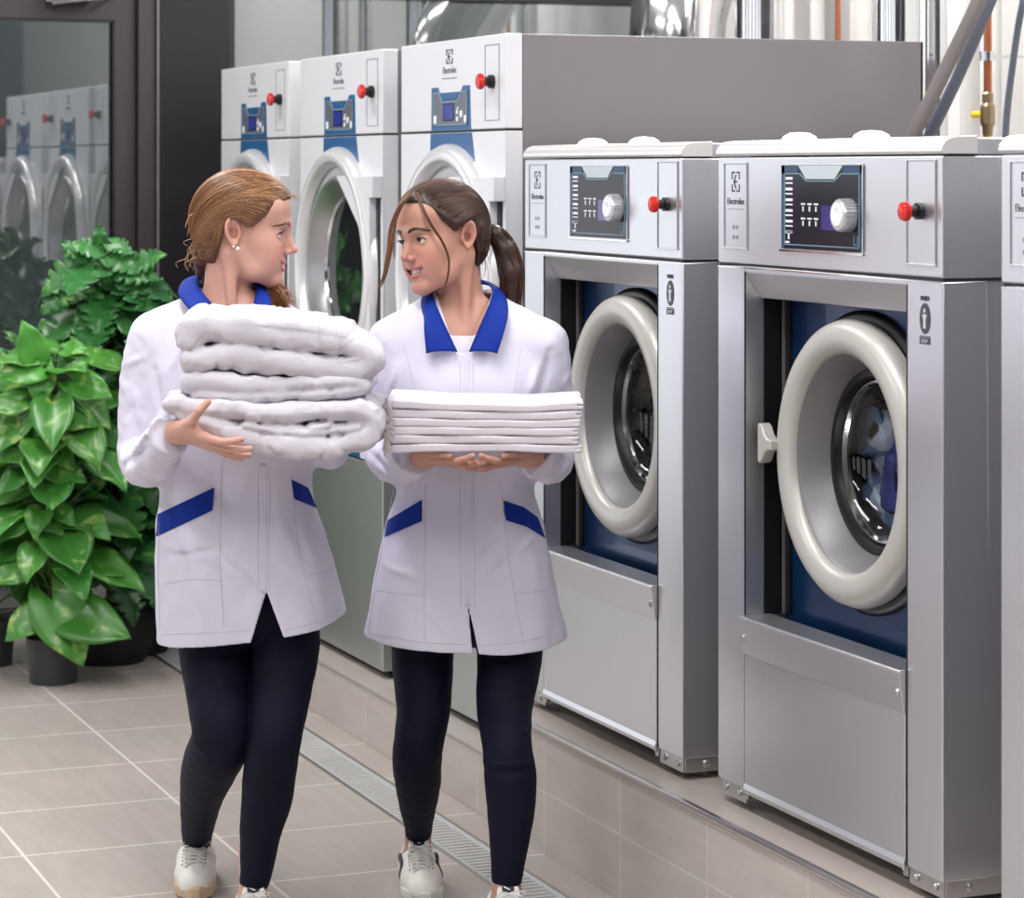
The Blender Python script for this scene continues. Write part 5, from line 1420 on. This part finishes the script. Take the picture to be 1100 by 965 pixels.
for i in range(46):            # flyaways at the nape, crown and forehead
    k = rg.rand()
    if k < .6: a = T1((-.085+rg.normal(0, .01), rg.normal(0, .03), -.035+rg.normal(0, .025))); e = a+Mx1 @ np.array((-.012+rg.normal(0, .012), rg.normal(0, .01), -.030+rg.normal(0, .014))); m_ = (a+e)/2+Mx1 @ np.array((-.016, rg.normal(0, .008), .0))
    elif k < .8: a = T1((.085, rg.normal(0, .02), .078)); e = a+Mx1 @ np.array((.010+rg.rand()*.01, rg.normal(0, .012), -.01+rg.rand()*.02)); m_ = (a+e)/2+Mx1 @ np.array((.006, 0, .008))
    else: a = T1((-.09, rg.normal(0, .03), .03)); e = a+Mx1 @ np.array((-.03, rg.normal(0, .01), -.03-rg.rand()*.03)); m_ = (a+e)/2+Mx1 @ np.array((-.008, 0, .01))
    p2_.append(np.array(tube_path([a, m_, e], 6))); c2_.append(hc1[2]*(.8+.3*rg.rand()))
strands('ponytail', ps+p2_, lambda t: .0006, cs+c2_, hair1)
for dz, r in ((0, .0040), (.0, .0026)):
    pass
MB().ball(T1((.0005, -.0815, -.0365)), .0042, 14, 10).build('pearl_earring', M['pearl'], body1)
MB().ball(T1((-.0085, -.0825, -.0330)), .0028, 12, 8).build('pearl_earring', M['pearl'], body1)
make_shoe(R1, B1.p(211, 905, .385), (.06, -1), sole='shoe_sole_tan', swoosh=False, flip=1)
make_shoe(R1, B1.p(272, 958, -.075), (.12, -1), sole='shoe_sole_tan', swoosh=False)

# ---------------- dark-haired woman
p50 = math.radians(50)
cfg2 = dict(px0=500, d0=6.2, label='dark-haired smiling woman with ponytail in white coat, holding the flat stack of folded linen',
    hs=1.055, head=(474, 255.5, .0), Mx=basis((-math.sin(p50), -math.cos(p50), 0), -10, -3), smile=1.7, open=1., mw=.032, eye_h=.0054,
    rows=[(312, 468, 526, .050, .03), (322, 452, 545, .066, .025), (334, 428, 572, .082, .02), (346, 412, 590, .094, .015), (362, 404, 600, .106, .01), (400, 408, 596, .122, 0), (440, 414, 590, .128, -.01),
          (490, 424, 580, .112, 0), (525, 428, 574, .108, 0), (560, 417, 582, .122, 0), (600, 407, 590, .142, 0), (640, 399, 598, .156, 0), (680, 391, 608, .166, 0), (730, 386, 614, .172, 0)],
    yaw=0,
    arms=[[(422, 368, .0, .052), (417, 405, .01, .053), (413, 445, .02, .051), (415, 484, .0, .052), (424, 496, -.08, .048), (440, 496, -.20, .042), (450, 492, -.28, .038)],
          [(583, 370, .0, .052), (587, 405, .01, .054), (590, 445, .02, .052), (592, 484, .0, .052), (590, 497, -.08, .049), (584, 496, -.20, .043), (577, 494, -.28, .038)]],
    folds=[(410, 470, 440, 500, 4, .006), (400, 490, 430, 512, 4, -.005), (600, 470, 570, 500, 4, .006), (605, 495, 575, 512, 4, -.005), (425, 395, 418, 420, 4, .004), (578, 395, 570, 425, 5, .005), (590, 380, 582, 420, 4, -.004), (440, 510, 430, 540, 4, .004), (520, 610, 545, 590, 5, .004), (515, 598, 540, 575, 4, -.004), (560, 590, 580, 570, 4, .004), (415, 610, 450, 618, 4, .003), (460, 600, 485, 610, 4, -.003), (545, 530, 560, 510, 5, .003), (455, 645, 480, 672, 5, .003), (540, 650, 560, 690, 5, -.003)],
    hem=[(380, .632), (391, .630), (440, .620), (500, .614), (545, .608), (583, .614), (600, .620), (620, .626)],
    vent=[(503, 655), (508, 706), (514, 706)], vneck=[(466, 312), (490, 379), (505, 379), (530, 312)],
    neck=[(-.035, 0, -.050, .047), (497, 346, .01, .055)],
    sterno=[((-.02, .055, -.045), (500, 362, -.055), .016, .009), ((-.02, -.05, -.05), (493, 362, -.055), .014, .009)],
    skin=(186, 138, 121), lip=(180, 92, 90), blush=(184, 110, 96),
    hands=[dict(wrist=(455, 490, -.305), fore=(440, 496, -.20), f=(.72, -.62, -.08), n=(.12, .26, .95), side=1, s=1.0,
                curls=[(4, 14, 10), (0, 12, 8), (-4, 12, 8), (-8, 12, 10)], thumb=[(.85, .45, .1), (.97, .12, .02), (.98, -.1, .0)], spread=3),
           dict(wrist=(571, 490, -.305), fore=(584, 496, -.20), f=(-.72, -.62, -.08), n=(-.12, .26, .95), side=-1, s=1.0,
                curls=[(4, 14, 10), (0, 12, 8), (-4, 12, 8), (-8, 12, 10)], thumb=[(.85, .45, .1), (.97, .12, .02), (.98, -.1, .0)], spread=3)],
    pelvis=(500, 640, .0), cut=378,
    legs=[[(457, 650, .0, 34), (454, 702, .0, 34), (455, 760, -.04, 29), (451, 790, -.06, 27), (448, 815, -.03, 27), (449, 840, .03, 25), (449, 865, .10, 20), (449.5, 886, .16, 15), (449.5, 896, .18, 14.2)],
          [(543, 650, .0, 36), (547.5, 702, -.02, 36), (542, 760, -.10, 30), (545, 803, -.18, 26), (548, 832, -.19, 28.5), (549, 865, -.20, 26.5), (547.5, 900, -.21, 22), (545, 935, -.22, 17), (544, 948, -.22, 15.5)]],
    ankles=[((449, 901, .19), (.1, -1), .0295), ((544, 955, -.22), (.2, -1), .031)],
    knee_folds=[(425, 788, 470, 800, 3, .003), (430, 775, 470, 790, 2, -.002), (512, 808, 570, 806, 2.5, .004), (515, 818, 572, 814, 2, -.003), (560, 778, 573, 776, 2, .003), (528, 936, 562, 934, 1.5, .002)],
    gaze=(-1, -.60, .03), iris='iris_brown', brow=S3(48, 30, 24), brow_r=.0007, arch=.0065, teeth_dz=-.001,
    trims=[[(416, 559), (453, 537), (453, 560), (413, 577)], [(541, 538), (563, 545), (578, 556), (586, 578), (566, 566), (543, 559)]],
    seams=[[(457, 520), (456, 600), (456, 690)], [(538, 520), (546, 600), (562, 688)], [(404, 634), (430, 638), (456, 640)], [(552, 638), (590, 634)], [(402, 681), (450, 690), (500, 693)], [(514, 694), (560, 690), (590, 682)], [(494, 392), (495, 430)], [(508, 392), (508, 430)], [(494, 500), (495, 652)], [(509, 500), (510, 652)], [(424, 520), (404, 620), (396, 680)], [(434, 372), (446, 420)], [(560, 372), (552, 420)]],
    zip=[(498, 382), (504.5, 382), (505.5, 652), (499, 652)],
    collar=[('collar', [(491, 378, -.118), (478, 350, -.092), (467, 324, -.05), (466, 311, .02), (478, 303, .08), (497, 300, .10), (515, 302, .08), (528, 309, .02), (527, 323, -.05), (516, 350, -.092), (504, 378, -.118)],
             [(458, 380, -.130), (456, 358, -.120), (456, 340, -.075), (452, 326, .02), (466, 310, .11), (497, 304, .14), (530, 308, .11), (543, 322, .02), (545, 338, -.07), (541, 358, -.118), (534, 380, -.130)])])
B2, R2, T2, Mx2, ho2, s2, sd2, coat2, body2, tor2, base2 = build_person(cfg2)
# shirt under the coat
st = Sdf(); zt_ = B2.p(0, 361, -.1)[2]
st.fn(lambda P: tor2(P)+.0105, tor2.c, tor2.R); st.post = lambda P, d: np.maximum(np.maximum(np.maximum(d, -(d+.004)), P[:, 2]-zt_-.02*np.abs(P[:, 0]+.004)**1*2), np.maximum(B2.p(0, 400, 0)[2]-P[:, 2], P[:, 1]-.0))
sdf_obj('shirt', [(st, np.array((-.25, -.2, 1.2)), np.array((.25, .05, 1.42)), .0025)], M['shirt'], coat2)['label'] = 'white t-shirt showing at the neckline'
hc2 = [S3(38, 22, 18), S3(74, 46, 36), S3(118, 82, 64)]
ex = Sdf()
tail = [T2((-.100, 0, .008)), B2.p(532, 252, .05), B2.p(543, 268, .05), B2.p(549, 292, .045), B2.p(550, 315, .04), B2.p(551, 334, .03)]
ex.chain(tail, [.020, .020, .026, .027, .020, .008], .01)
cap2, full2, hair2, rg = make_hair(body2, T2, Mx2, ho2, s2, hx=[-.052, -.048, -.040, -.030, .018, .034, .054, .068, .078, .09, .10], hz=[-.12, -.06, -.03, .004, .010, .028, .050, .068, .080, .09, .12],
    tie=(-.104, 0, .006), base_cols=hc2, n_str=4200, extra=(ex, B2.p(505, 350, -.05), B2.p(575, 225, .18), .003), seedv=8, thick=.013)
ps, cs = tail_strands(tail, [.016, .022, .028, .030, .025, .014], 600, rg, hc2, .35)
lock = []
def lockp(pts, n, r, col):
    q, c = tail_strands([B2.p(*p) for p in pts], r, n, rg, col, .2); lock.extend(zip(q, c))
lc = [S3(84, 52, 38), S3(120, 80, 58), S3(150, 106, 76)]
lockp([(447, 207, -.085), (456, 228, -.115), (465, 245, -.118), (475, 260, -.115), (482, 280, -.105), (480, 301, -.09), (474, 316, -.07)], 26, [.004, .004, .0035, .003, .0025, .002, .001], lc)
lockp([(441, 208, -.07), (430, 222, -.09), (421, 245, -.09), (418, 271, -.085), (413, 296, -.08), (407, 311, -.08)], 46, [.005, .006, .007, .007, .005, .003], [S3(104, 70, 50), S3(150, 110, 80), S3(182, 142, 106)])
lockp([(440, 210, -.06), (427, 228, -.07), (423, 255, -.07), (424, 280, -.07)], 16, [.003, .004, .003, .002], lc)
p2_ = []; c2_ = []
for i in range(30):
    a = T2((-.10+rg.normal(0, .004), rg.normal(0, .012), -.01+rg.normal(0, .02))); e = a+np.array((rg.normal(.0, .008), rg.normal(0, .01), -.05-rg.rand()*.03)); m_ = (a+e)/2+np.array((rg.normal(.004, .006), 0, 0)); p2_.append(np.array(tube_path([a, m_, e], 6))); c2_.append(hc2[2])
strands('ponytail', ps+p2_, lambda t: .0006, cs+c2_, hair2)
strands('loose_lock', [l[0] for l in lock], lambda t: .0006, [l[1] for l in lock], hair2)
tb = MB(); c = np.array(tail[0]); e = np.array(tail[1]); tb.tube([c+(e-c)*.5, c+(e-c)*1.0], .0225, 20, cap=False); tb.build('hair_tie', M['lash'], hair2)
make_shoe(R2, B2.p(449, 900, .19), (.10, -1), swoosh=True)
make_shoe(R2, B2.p(544, 955, -.22), (.12, -1), swoosh=True)
# ------------------------------------------------------------------ what the women hold
def fold_thing(B, name, label, cat, group, path, radii, dy0, dy1, seed, mt, h=.0032, extra=(), k=.006, amp=.0044):
    """a folded cloth: thick layers that follow a path in the photo's plane and run away from it"""
    yc = (dy0+dy1)/2; hy = (dy1-dy0)/2
    S_ = Sdf()
    def add(path, radii):
        P = [B.p(a, b, dy0) for a, b in path]; R = [r/F*(B.d0+dy0) for r in radii]
        Pp = np.array(tube_path(P, 4)); Rr = np.interp(np.linspace(0, len(R)-1, len(Pp)), np.arange(len(R)), R)
        for i in range(len(Pp)-1):
            a = Pp[i][[0, 2]]; b = Pp[i+1][[0, 2]]; ra, rb = Rr[i], Rr[i+1]; ab = b-a; L = max(ab.dot(ab), 1e-9)
            def f(P, a=a, ab=ab, L=L, ra=ra, rb=rb):
                q = P[:, [0, 2]]-a; sh = (P[:, 1]-dy0)/(dy1-dy0)
                q = q-np.stack([.010*np.sin(sh*5+seed), .006*np.sin(sh*7+seed*2)], 1)*np.clip(sh, 0, 1)[:, None]
                t = np.clip(q @ ab/L, 0, 1); d = np.linalg.norm(q-t[:, None]*ab, axis=1)-(ra+(rb-ra)*t)
                return d
            S_.fn(f, ((a[0]+b[0])/2, yc, (a[1]+b[1])/2), math.hypot(hy, math.sqrt(L)/2+max(ra, rb))+.02, k if i == 0 else .004)
    add(path, radii)
    for p2, r2 in extra: add(p2, r2)
    def post(P, d):
        d = d+amp*wob(P*np.array((1, 1, 1.3)), 34, seed)+amp*.7*wob(P, 62, seed+3)-amp*.9*np.exp(-(wob(P*np.array((1, .6, 1.2)), 30, seed+6)/.16)**2)*.6
        return smax(d+.0020*wob(P*np.array((1, 1, 1.4)), 105, seed+9)+.0045*np.exp(-(wob(P*np.array((.8, 1, .5)), 42, seed+11)/.10)**2), np.abs(P[:, 1]-yc+.006*wob(P, 25, seed+1))-hy, .030)
    S_.post = post
    xs = [B.p(a, b, dy0) for a, b in path]; xs = np.array(xs); lo = xs.min(0)-.06; hi = xs.max(0)+.06; lo[1] = dy0-.03; hi[1] = dy1+.03
    o = sdf_obj(name, [(S_, lo, hi, h)], mt, None, None, 2)
    o.location = B.origin; o.rotation_euler = (0, 0, -TH)
    tag(o, label, cat, group)
    return o, S_

G1 = 'fluffy white towels in the thick pile'
tw = M['towel']
t1, st1 = fold_thing(B1, 'towel', 'topmost fluffy white towel of the thick pile, folded with a loop at its right end', 'towel', G1,
    [(203, 366), (208, 357), (240, 354), (300, 362), (352, 367), (390, 379), (394, 394), (368, 399), (310, 391), (250, 384), (205, 387)],
    [15, 16, 15.5, 15, 14.5, 12, 13, 14, 14.5, 15.5, 14], -.40, -.12, 1, tw, extra=[([(232, 351), (262, 348), (318, 353), (370, 362)], [11, 11, 9.5, 8]), ([(205, 352), (222, 350)], [15, 13]), ([(362, 390), (385, 386)], [7, 7])], k=.003)
MB()
t2, st2 = fold_thing(B1, 'towel', 'thin crumpled white towel in the middle of the thick pile', 'towel', G1,
    [(200, 412), (226, 410), (262, 417), (300, 415), (345, 412), (380, 411), (388, 418), (350, 424), (300, 426), (250, 427), (214, 426)],
    [11, 12, 12, 10, 8, 8, 8, 8, 9, 10, 10], -.40, -.12, 2, tw, extra=[([(284, 414), (300, 419), (308, 421)], [7, 9, 6])], k=.002)
t3, st3 = fold_thing(B1, 'towel', 'thick rounded white towel at the bottom of the pile, resting on her hand', 'towel', G1,
    [(184, 436), (205, 440), (245, 442), (290, 446), (345, 443), (385, 443), (400, 452), (394, 470), (360, 480), (320, 482), (275, 475), (240, 462), (205, 450)],
    [10, 12, 11, 11, 11, 11, 11, 12, 13, 13.5, 13, 12, 11], -.42, -.12, 3, tw, extra=[([(262, 458), (300, 464), (345, 465), (385, 460)], [7, 7, 7, 7]), ([(335, 461), (352, 459)], [8, 8]), ([(192, 436), (198, 442)], [12, 11])], k=.002)
# woven border bands on the top towel
seams('woven_band', B1, st1, [[(341, 346), (342, 362), (340, 382)], [(343.5, 346), (345, 362), (343, 383)], [(361, 350), (364, 366), (362, 386)]], M['towel'], t1, .0018, -.0006)

G2 = 'flat folded linens in the stack'
lin = M['linen']
names = ['topmost', 'second from the top', 'third from the top', 'third from the bottom', 'second from the bottom', 'lowest']
rng_l = np.random.RandomState(4)
for i in range(6):
    t0, t1_ = i/6, (i+1)/6
    xL = 413+rng_l.uniform(-1, 1.5)+1.5*i/6; xR = (627, 626, 624, 622, 623, 625)[i]
    def band(x):
        u = (x-412)/216
        top = 429+5.5*math.sin(u*2.2)+(.0 if i else 0)-(8*max(0, u-.72)); bot = 487-1.5*math.sin(u*3.1)+2*max(0, u-.6)
        if i == 0: top += 0
        return top+(bot-top)*t0, top+(bot-top)*t1_
    mids = []; rad = []
    for x in np.linspace(xL+4, xR-5, 9):
        a, b = band(x); mids.append((x, (a+b)/2)); rad.append((b-a)/2*.98)
    S_ = Sdf(); dy0, dy1 = -.42, -.15
    P = np.array([B2.p(a, b, dy0) for a, b in mids]); Rr = np.array(rad)/F*(B2.d0+dy0)
    x0_, x1_ = P[0, 0]-.006, P[-1, 0]+.008
    def f(Pq, P=P, Rr=Rr, x0_=x0_, x1_=x1_, i=i):
        zc = np.interp(Pq[:, 0], P[:, 0], P[:, 2]); r = np.interp(Pq[:, 0], P[:, 0], Rr)
        sh = (Pq[:, 1]-dy0)
        zz = Pq[:, 2]-zc-.0012*wob(Pq*np.array((1, .6, 0)), 30, i)
        dx = np.maximum(x0_+.002*wob(Pq, 40, i)-Pq[:, 0], Pq[:, 0]-x1_-.003*wob(Pq, 35, i+4))
        yy = np.abs(sh-.135)-.135-.002*wob(Pq*np.array((1, 0, 0)), 25, i+7)
        # rounded front fold with the slit between its two layers
        q1 = np.abs(zz)-r+.004; q2 = yy+.004; q3 = dx+.003
        d = np.linalg.norm(np.maximum(np.stack([q1, q2, q3], 1), 0), axis=1)+np.minimum(np.maximum(np.maximum(q1, q2), q3), 0)-.004
        slit = np.maximum(np.abs(zz-.001*np.sin(Pq[:, 0]*30))-.0006, x1_-.012-Pq[:, 0])
        return smax(d, -slit, .002)
    S_.fn(f, P.mean(0)+np.array((0, .13, 0)), .4)
    o = sdf_obj('folded_linen', [(S_, np.array((P[:, 0].min()-.03, dy0-.02, P[:, 2].min()-.03)), np.array((P[:, 0].max()+.03, dy1+.03, P[:, 2].max()+.03)), .0019)], lin, None, None, 1)
    o.location = B2.origin; o.rotation_euler = (0, 0, -TH)
    tag(o, 'flat white folded linen, %s in the stack held by the dark-haired woman' % names[i], 'folded linen', G2)
    # fringe along the left end
    ps = []; cs = []
    for k in range(54):
        u = k/53; y0 = dy0+.004+u*.25+rng_l.normal(0, .001); z0 = P[0, 2]+rng_l.uniform(-1, 1)*Rr[0]*.7; a = np.array((P[0, 0]-.004, y0, z0))
        if k < 18: a[1] = dy0-.001; a[0] = P[0, 0]-.004+rng_l.rand()*.012
        e = a+np.array((-.006-rng_l.rand()*.007 if k >= 18 else rng_l.normal(-.003, .004), -.002-rng_l.rand()*.004, -.010-rng_l.rand()*.012)); m_ = (a+e)/2+np.array((-.004, -.003, .002))
        ps.append(np.array(tube_path([a, m_, e], 4))); cs.append(S3(205, 198, 200)*(.9+.15*rng_l.rand()))
    fr_ = strands('fringe', ps, .0014, cs, o, 'hair', 5)

# ------------------------------------------------------------------ laundry in the near drum
M['laundry_blue'] = mat('laundry_blue', srgb(120, 150, 196), .85, bump=(300, .3, 3))
M['laundry_white'] = mat('laundry_white', srgb(205, 215, 235), .85, bump=(300, .3, 3))
M['laundry_navy'] = mat('laundry_navy', srgb(34, 44, 112), .8)
def laundry(Y1, label, seed, m):
    rng = np.random.RandomState(seed); S_ = Sdf(); c = np.array((.36, .27, .77))
    for i in range(7):
        a = c+rng.normal(0, 1, 3)*np.array((.07, .045, .085)); b = a+rng.normal(0, 1, 3)*np.array((.07, .02, .07)); S_.cone(a, b, .030+.02*rng.rand(), .022+.02*rng.rand(), .012)
    S_.post = lambda P, d: np.maximum(d+.007*wob(P*np.array((1, .7, .6)), 45, seed)+.004*wob(P, 110, seed+2), np.maximum(np.hypot(P[:, 0]-.5, P[:, 2]-.791)-.245, .205-P[:, 1]))
    o = sdf_obj('laundry', [(S_, c-.27, c+.27, .005)], M[m], None, None, 1); o.location = (2.62, Y1, .31); o.rotation_euler = (0, 0, -math.pi/2)
    return tag(o, label, 'laundry', 'clothes in the near washing machine')
laundry(5.35, 'crumpled pale blue cloth behind the round glass of the near washing machine', 3, 'laundry_blue')
laundry(5.35, 'crumpled whitish cloth behind the round glass of the near washing machine', 8, 'laundry_white')
laundry(5.35, 'dark blue cloth behind the round glass of the near washing machine', 13, 'laundry_navy')
# ------------------------------------------------------------------ potted climbers
def leaf_mat(name, base, light, amt):
    m, nt, b = new_mat(name)
    tc = nt.nodes.new('ShaderNodeTexCoord'); n = nt.nodes.new('ShaderNodeTexNoise'); n.inputs['Scale'].default_value = 11; n.inputs['Detail'].default_value = 5; n.inputs['Distortion'].default_value = 1.4
    cr = nt.nodes.new('ShaderNodeValToRGB'); cr.color_ramp.elements[0].position = .60-amt; cr.color_ramp.elements[1].position = .72-amt
    cr.color_ramp.elements[0].color = base; cr.color_ramp.elements[1].color = light
    at_ = nt.nodes.new('ShaderNodeAttribute'); at_.attribute_name = 'Col'
    mx = nt.nodes.new('ShaderNodeMix'); mx.data_type = 'RGBA'; mx.blend_type = 'MULTIPLY'; mx.inputs['Factor'].default_value = 1
    nt.links.new(tc.outputs['Object'], n.inputs['Vector']); nt.links.new(n.outputs['Fac'], cr.inputs[0]); nt.links.new(cr.outputs[0], mx.inputs['A']); nt.links.new(at_.outputs['Color'], mx.inputs['B'])
    nt.links.new(mx.outputs['Result'], b.inputs['Base Color']); b.inputs['Roughness'].default_value = .32; b.inputs['Specular IOR Level'].default_value = .5
    return m
M['leaf_pothos'] = leaf_mat('pothos_leaf', srgb(62, 128, 50), srgb(136, 178, 98), .03)
M['leaf_monstera'] = leaf_mat('monstera_leaf', srgb(44, 104, 50), srgb(84, 146, 66), .0)
M['stem'] = mat('stem_green', srgb(70, 104, 44), .5)
M['moss_pole'] = mat('coir_pole', srgb(82, 48, 30), .95, bump=(160, .9, 4), var=(60, .3))
M['pot'] = mat('dark_grey_pot', srgb(54, 56, 60), .45)
M['soil'] = mat('soil', srgb(38, 28, 22), .95, bump=(90, .8, 4))
M['black_bag'] = mat('black_planter', srgb(16, 16, 19), .6, bump=(22, .6, 3))

def leaf(V, Q, Cc, base, dr, up, L, Wd, droop, fold, kind, tint, rng):
    """heart shaped leaf with a midrib groove; kind 1 has split edges"""
    dr = np.array(dr, float); dr /= np.linalg.norm(dr); sd_ = np.cross(dr, up); sd_ /= np.linalg.norm(sd_); n = np.cross(sd_, dr)
    nu, nv = (13, 9) if kind == 0 else (25, 9); G = []; col = []
    ph = rng.rand()*6
    for i in range(nu):
        u = i/(nu-1)
        w = Wd*(math.sin(math.pi*min(1, u**.62))**.85)*(1.0-.25*u) if u > 0 else Wd*.18
        if u == 0: w = Wd*.35
        if kind == 1 and 4 < i < nu-3: w *= (1.03, 1.0, .95, .52)[i % 4]
        back = -.12*L*(1-u)**3
        for j in range(nv):
            v = -1+2*j/(nv-1); av = abs(v)
            along = u*L+back*av*3*(1-u)
            x = along*math.cos(droop*u*.9); z = -L*droop*u*u*.5
            p = base+dr*x+sd_*(w*v)+n*(z+fold*w*av+.010*math.sin(v*5+ph)*av*L*5*.4+.006*math.sin(u*11+ph)*av)
            G.append(p); g = 1.0+.10*(av < .1)-.05*(j % 2); col.append(tint*g)
    o = sum(len(v) for v in V); i = np.arange(nu*nv).reshape(nu, nv)+o
    V.append(np.array(G)); Q.append(np.stack([i[:-1, :-1], i[:-1, 1:], i[1:, 1:], i[1:, :-1]], -1).reshape(-1, 4)); Cc.append(np.concatenate([np.array(col), np.ones((nu*nv, 1))], 1))

def plant(label, px, d, pot_r, pot_h, pole_top, leaves, L0, kind, m, seed, pot='pot', spread=.27, zmin=.24, zmax=None, tlo=.75, hero=(), stretch=(1, 1)):
    rng = np.random.RandomState(seed)
    X0, Y0 = (px-550)/F*d, d; wx, wy = d*SN+X0*CS, d*CS-X0*SN
    root = thing('potted_plant', label, 'plant', (wx, wy, 0), -TH, 'potted climbing plants by the glass door')
    if pot == 'pot':
        MB().lathe([(0, .004), (pot_r*.86, 0), (pot_r*.88, .004), (pot_r*.97, pot_h*.82), (pot_r, pot_h*.83), (pot_r*1.01, pot_h), (pot_r*.95, pot_h), (pot_r*.93, pot_h*.88), (0, pot_h*.88)], (0, 0, 0), 'z', 48).build('pot', M['pot'], root, smooth=50)
    else:
        MB().lathe([(0, .004), (pot_r*.8, 0), (pot_r*.98, pot_h*.25), (pot_r, pot_h*.6), (pot_r*.86, pot_h*.95), (pot_r*.8, pot_h), (pot_r*.7, pot_h*.94), (0, pot_h*.86)], (0, 0, 0), 'z', 40).build('planter', M['black_bag'], root, smooth=60)
    MB().lathe([(pot_r*.93, pot_h*.885), (pot_r*.5, pot_h*.93), (0, pot_h*.95)], (0, 0, 0), 'z', 24).build('soil', M['soil'], root)
    pt = [(0+.010*math.sin(z*5), .01*math.cos(z*4), z) for z in np.linspace(pot_h*.8, pole_top, 18)]
    MB().tube(pt, .021, 14).build('moss_pole', M['moss_pole'], root)
    V, Q, Cc = [], [], []; stm = MB()
    zmax = zmax or pole_top+.05
    for i in range(leaves):
        u = (i+.5)/leaves; z = zmin+(zmax-zmin)*u+rng.normal(0, .02); a = i*2.399+rng.normal(0, .3)
        r = spread*(.45+.65*rng.rand())*(1 if u < .8 else .75)*stretch[0]
        out = np.array((math.cos(a), math.sin(a), 0)); s0 = np.array((0, 0, z-.10-.06*rng.rand())); s0[2] = max(s0[2], pot_h)
        b = np.array((0, 0, z))+out*r*.62+np.array((0, 0, .03*rng.rand()))
        L = L0*(.75+.5*rng.rand())*(1.15 if z < .5 else 1)
        dd = out*1.0+np.array((0, 0, rng.uniform(-.85, .35))); upv = np.array((0, 0, 1))+out*.6+np.array((0, -.5, 0))
        tt = tlo+(1.25-tlo)*rng.rand(); tint = np.array((tt*(.9+.35*rng.rand()), tt, tt*(.8+.3*rng.rand())))
        leaf(V, Q, Cc, b, dd, upv, L, L*(.36+.08*rng.rand()), .2+.9*rng.rand(), .10+.25*rng.rand(), kind, tint, rng)
        stm.tube([Vector(p) for p in tube_path([s0, s0+out*r*.25+np.array((0, 0, .07)), b], 4)], .0035, 5, cap=False)
    for (hx_, hz_, dpx, dz_, L, tl) in hero:          # leaves the photo shows clearly: root point, direction, length
        b = np.array((hx_, -.10, hz_)); dd = np.array((dpx, -.35, dz_)); dd /= np.linalg.norm(dd)
        leaf(V, Q, Cc, b, dd, np.array((.15, -1.1, .75)), L, L*.42, .35, .12, kind, np.array((tl*1.1, tl, tl*.9)), rng)
        stm.tube([Vector(p) for p in tube_path([np.array((0, 0, max(hz_-.15, pot_h))), np.array((hx_*.4, -.05, hz_-.02)), b], 4)], .0035, 5, cap=False)
    fo = mesh_obj('foliage', np.concatenate(V), np.concatenate(Q), M[m], root, np.concatenate(Cc))
    sm_ = fo.modifiers.new('t', 'SOLIDIFY'); sm_.thickness = .0012
    stm.build('stems', M['stem'], root)
    return root
def hp(px, d0, x, y):      # photo point -> plant frame at the plant's distance
    return (x-px)/F*d0, H-(y-183)/F*d0
def heroes(px, d, lst):
    out = []
    for x, y, x2, y2, tl in lst:
        a = hp(px, d-.1, x, y); b = hp(px, d-.1, x2, y2); L = math.hypot(b[0]-a[0], b[1]-a[1]); out.append((a[0], a[1], (b[0]-a[0])/L, (b[1]-a[1])/L, L*1.1, tl))
    return out
plant('leafy green climber in a round dark grey pot, nearest of the plants', 57, 8.93, .088, .150, 1.0, 46, .18, 0, 'leaf_pothos', 11, spread=.25, zmin=.34, zmax=1.10, tlo=.8,
    hero=heroes(57, 8.93, [(44, 385, 34, 345, 1.3), (50, 395, 4, 400, 1.25), (52, 400, 48, 436, 1.35), (62, 645, 100, 708, 1.15), (46, 658, 12, 684, 1.1), (85, 410, 128, 422, 1.2), (62, 440, 112, 452, 1.1), (30, 430, -8, 436, 1.15), (60, 500, 100, 512, 1.1), (62, 565, 62, 596, 1.25), (32, 610, -4, 622, 1.2), (66, 545, 88, 562, 1.2), (50, 450, 28, 476, 1.2), (75, 375, 100, 372, 1.2), (80, 660, 148, 676, .9), (28, 560, -4, 575, 1.15), (55, 470, 88, 500, 1.2), (40, 480, 4, 492, 1.2)]))
plant('tallest climber with split leaves at the top, behind the nearest plant', 117, 9.32, .150, .20, 1.38, 92, .21, 1, 'leaf_monstera', 23, pot='bag', spread=.27, zmin=.32, zmax=1.36, tlo=.65,
    hero=heroes(117, 9.32, [(112, 262, 112, 241, 1.25), (95, 275, 72, 258, 1.2), (90, 285, 50, 315, 1.15), (86, 300, 50, 335, 1.1), (110, 268, 80, 262, 1.3), (125, 275, 160, 292, 1.2), (135, 290, 178, 296, 1.2), (150, 285, 182, 270, 1.3), (120, 322, 118, 372, 1.0), (140, 300, 172, 322, 1.1), (100, 290, 70, 330, 1.1), (125, 262, 150, 270, 1.2), (92, 310, 118, 318, 1.5), (130, 405, 100, 392, 1.1), (110, 400, 140, 395, 1.1)]))
plant('climber cut off by the left edge of the photo', -12, 9.25, .09, .16, .98, 60, .17, 0, 'leaf_pothos', 31, spread=.22, zmin=.25, zmax=1.08, tlo=.7)
plant('dark leafy climber low behind the blonde woman, by the column', 150, 9.5, .12, .18, .75, 60, .17, 0, 'leaf_monstera', 47, pot='bag', spread=.2, zmin=.30, zmax=.92, tlo=.6)
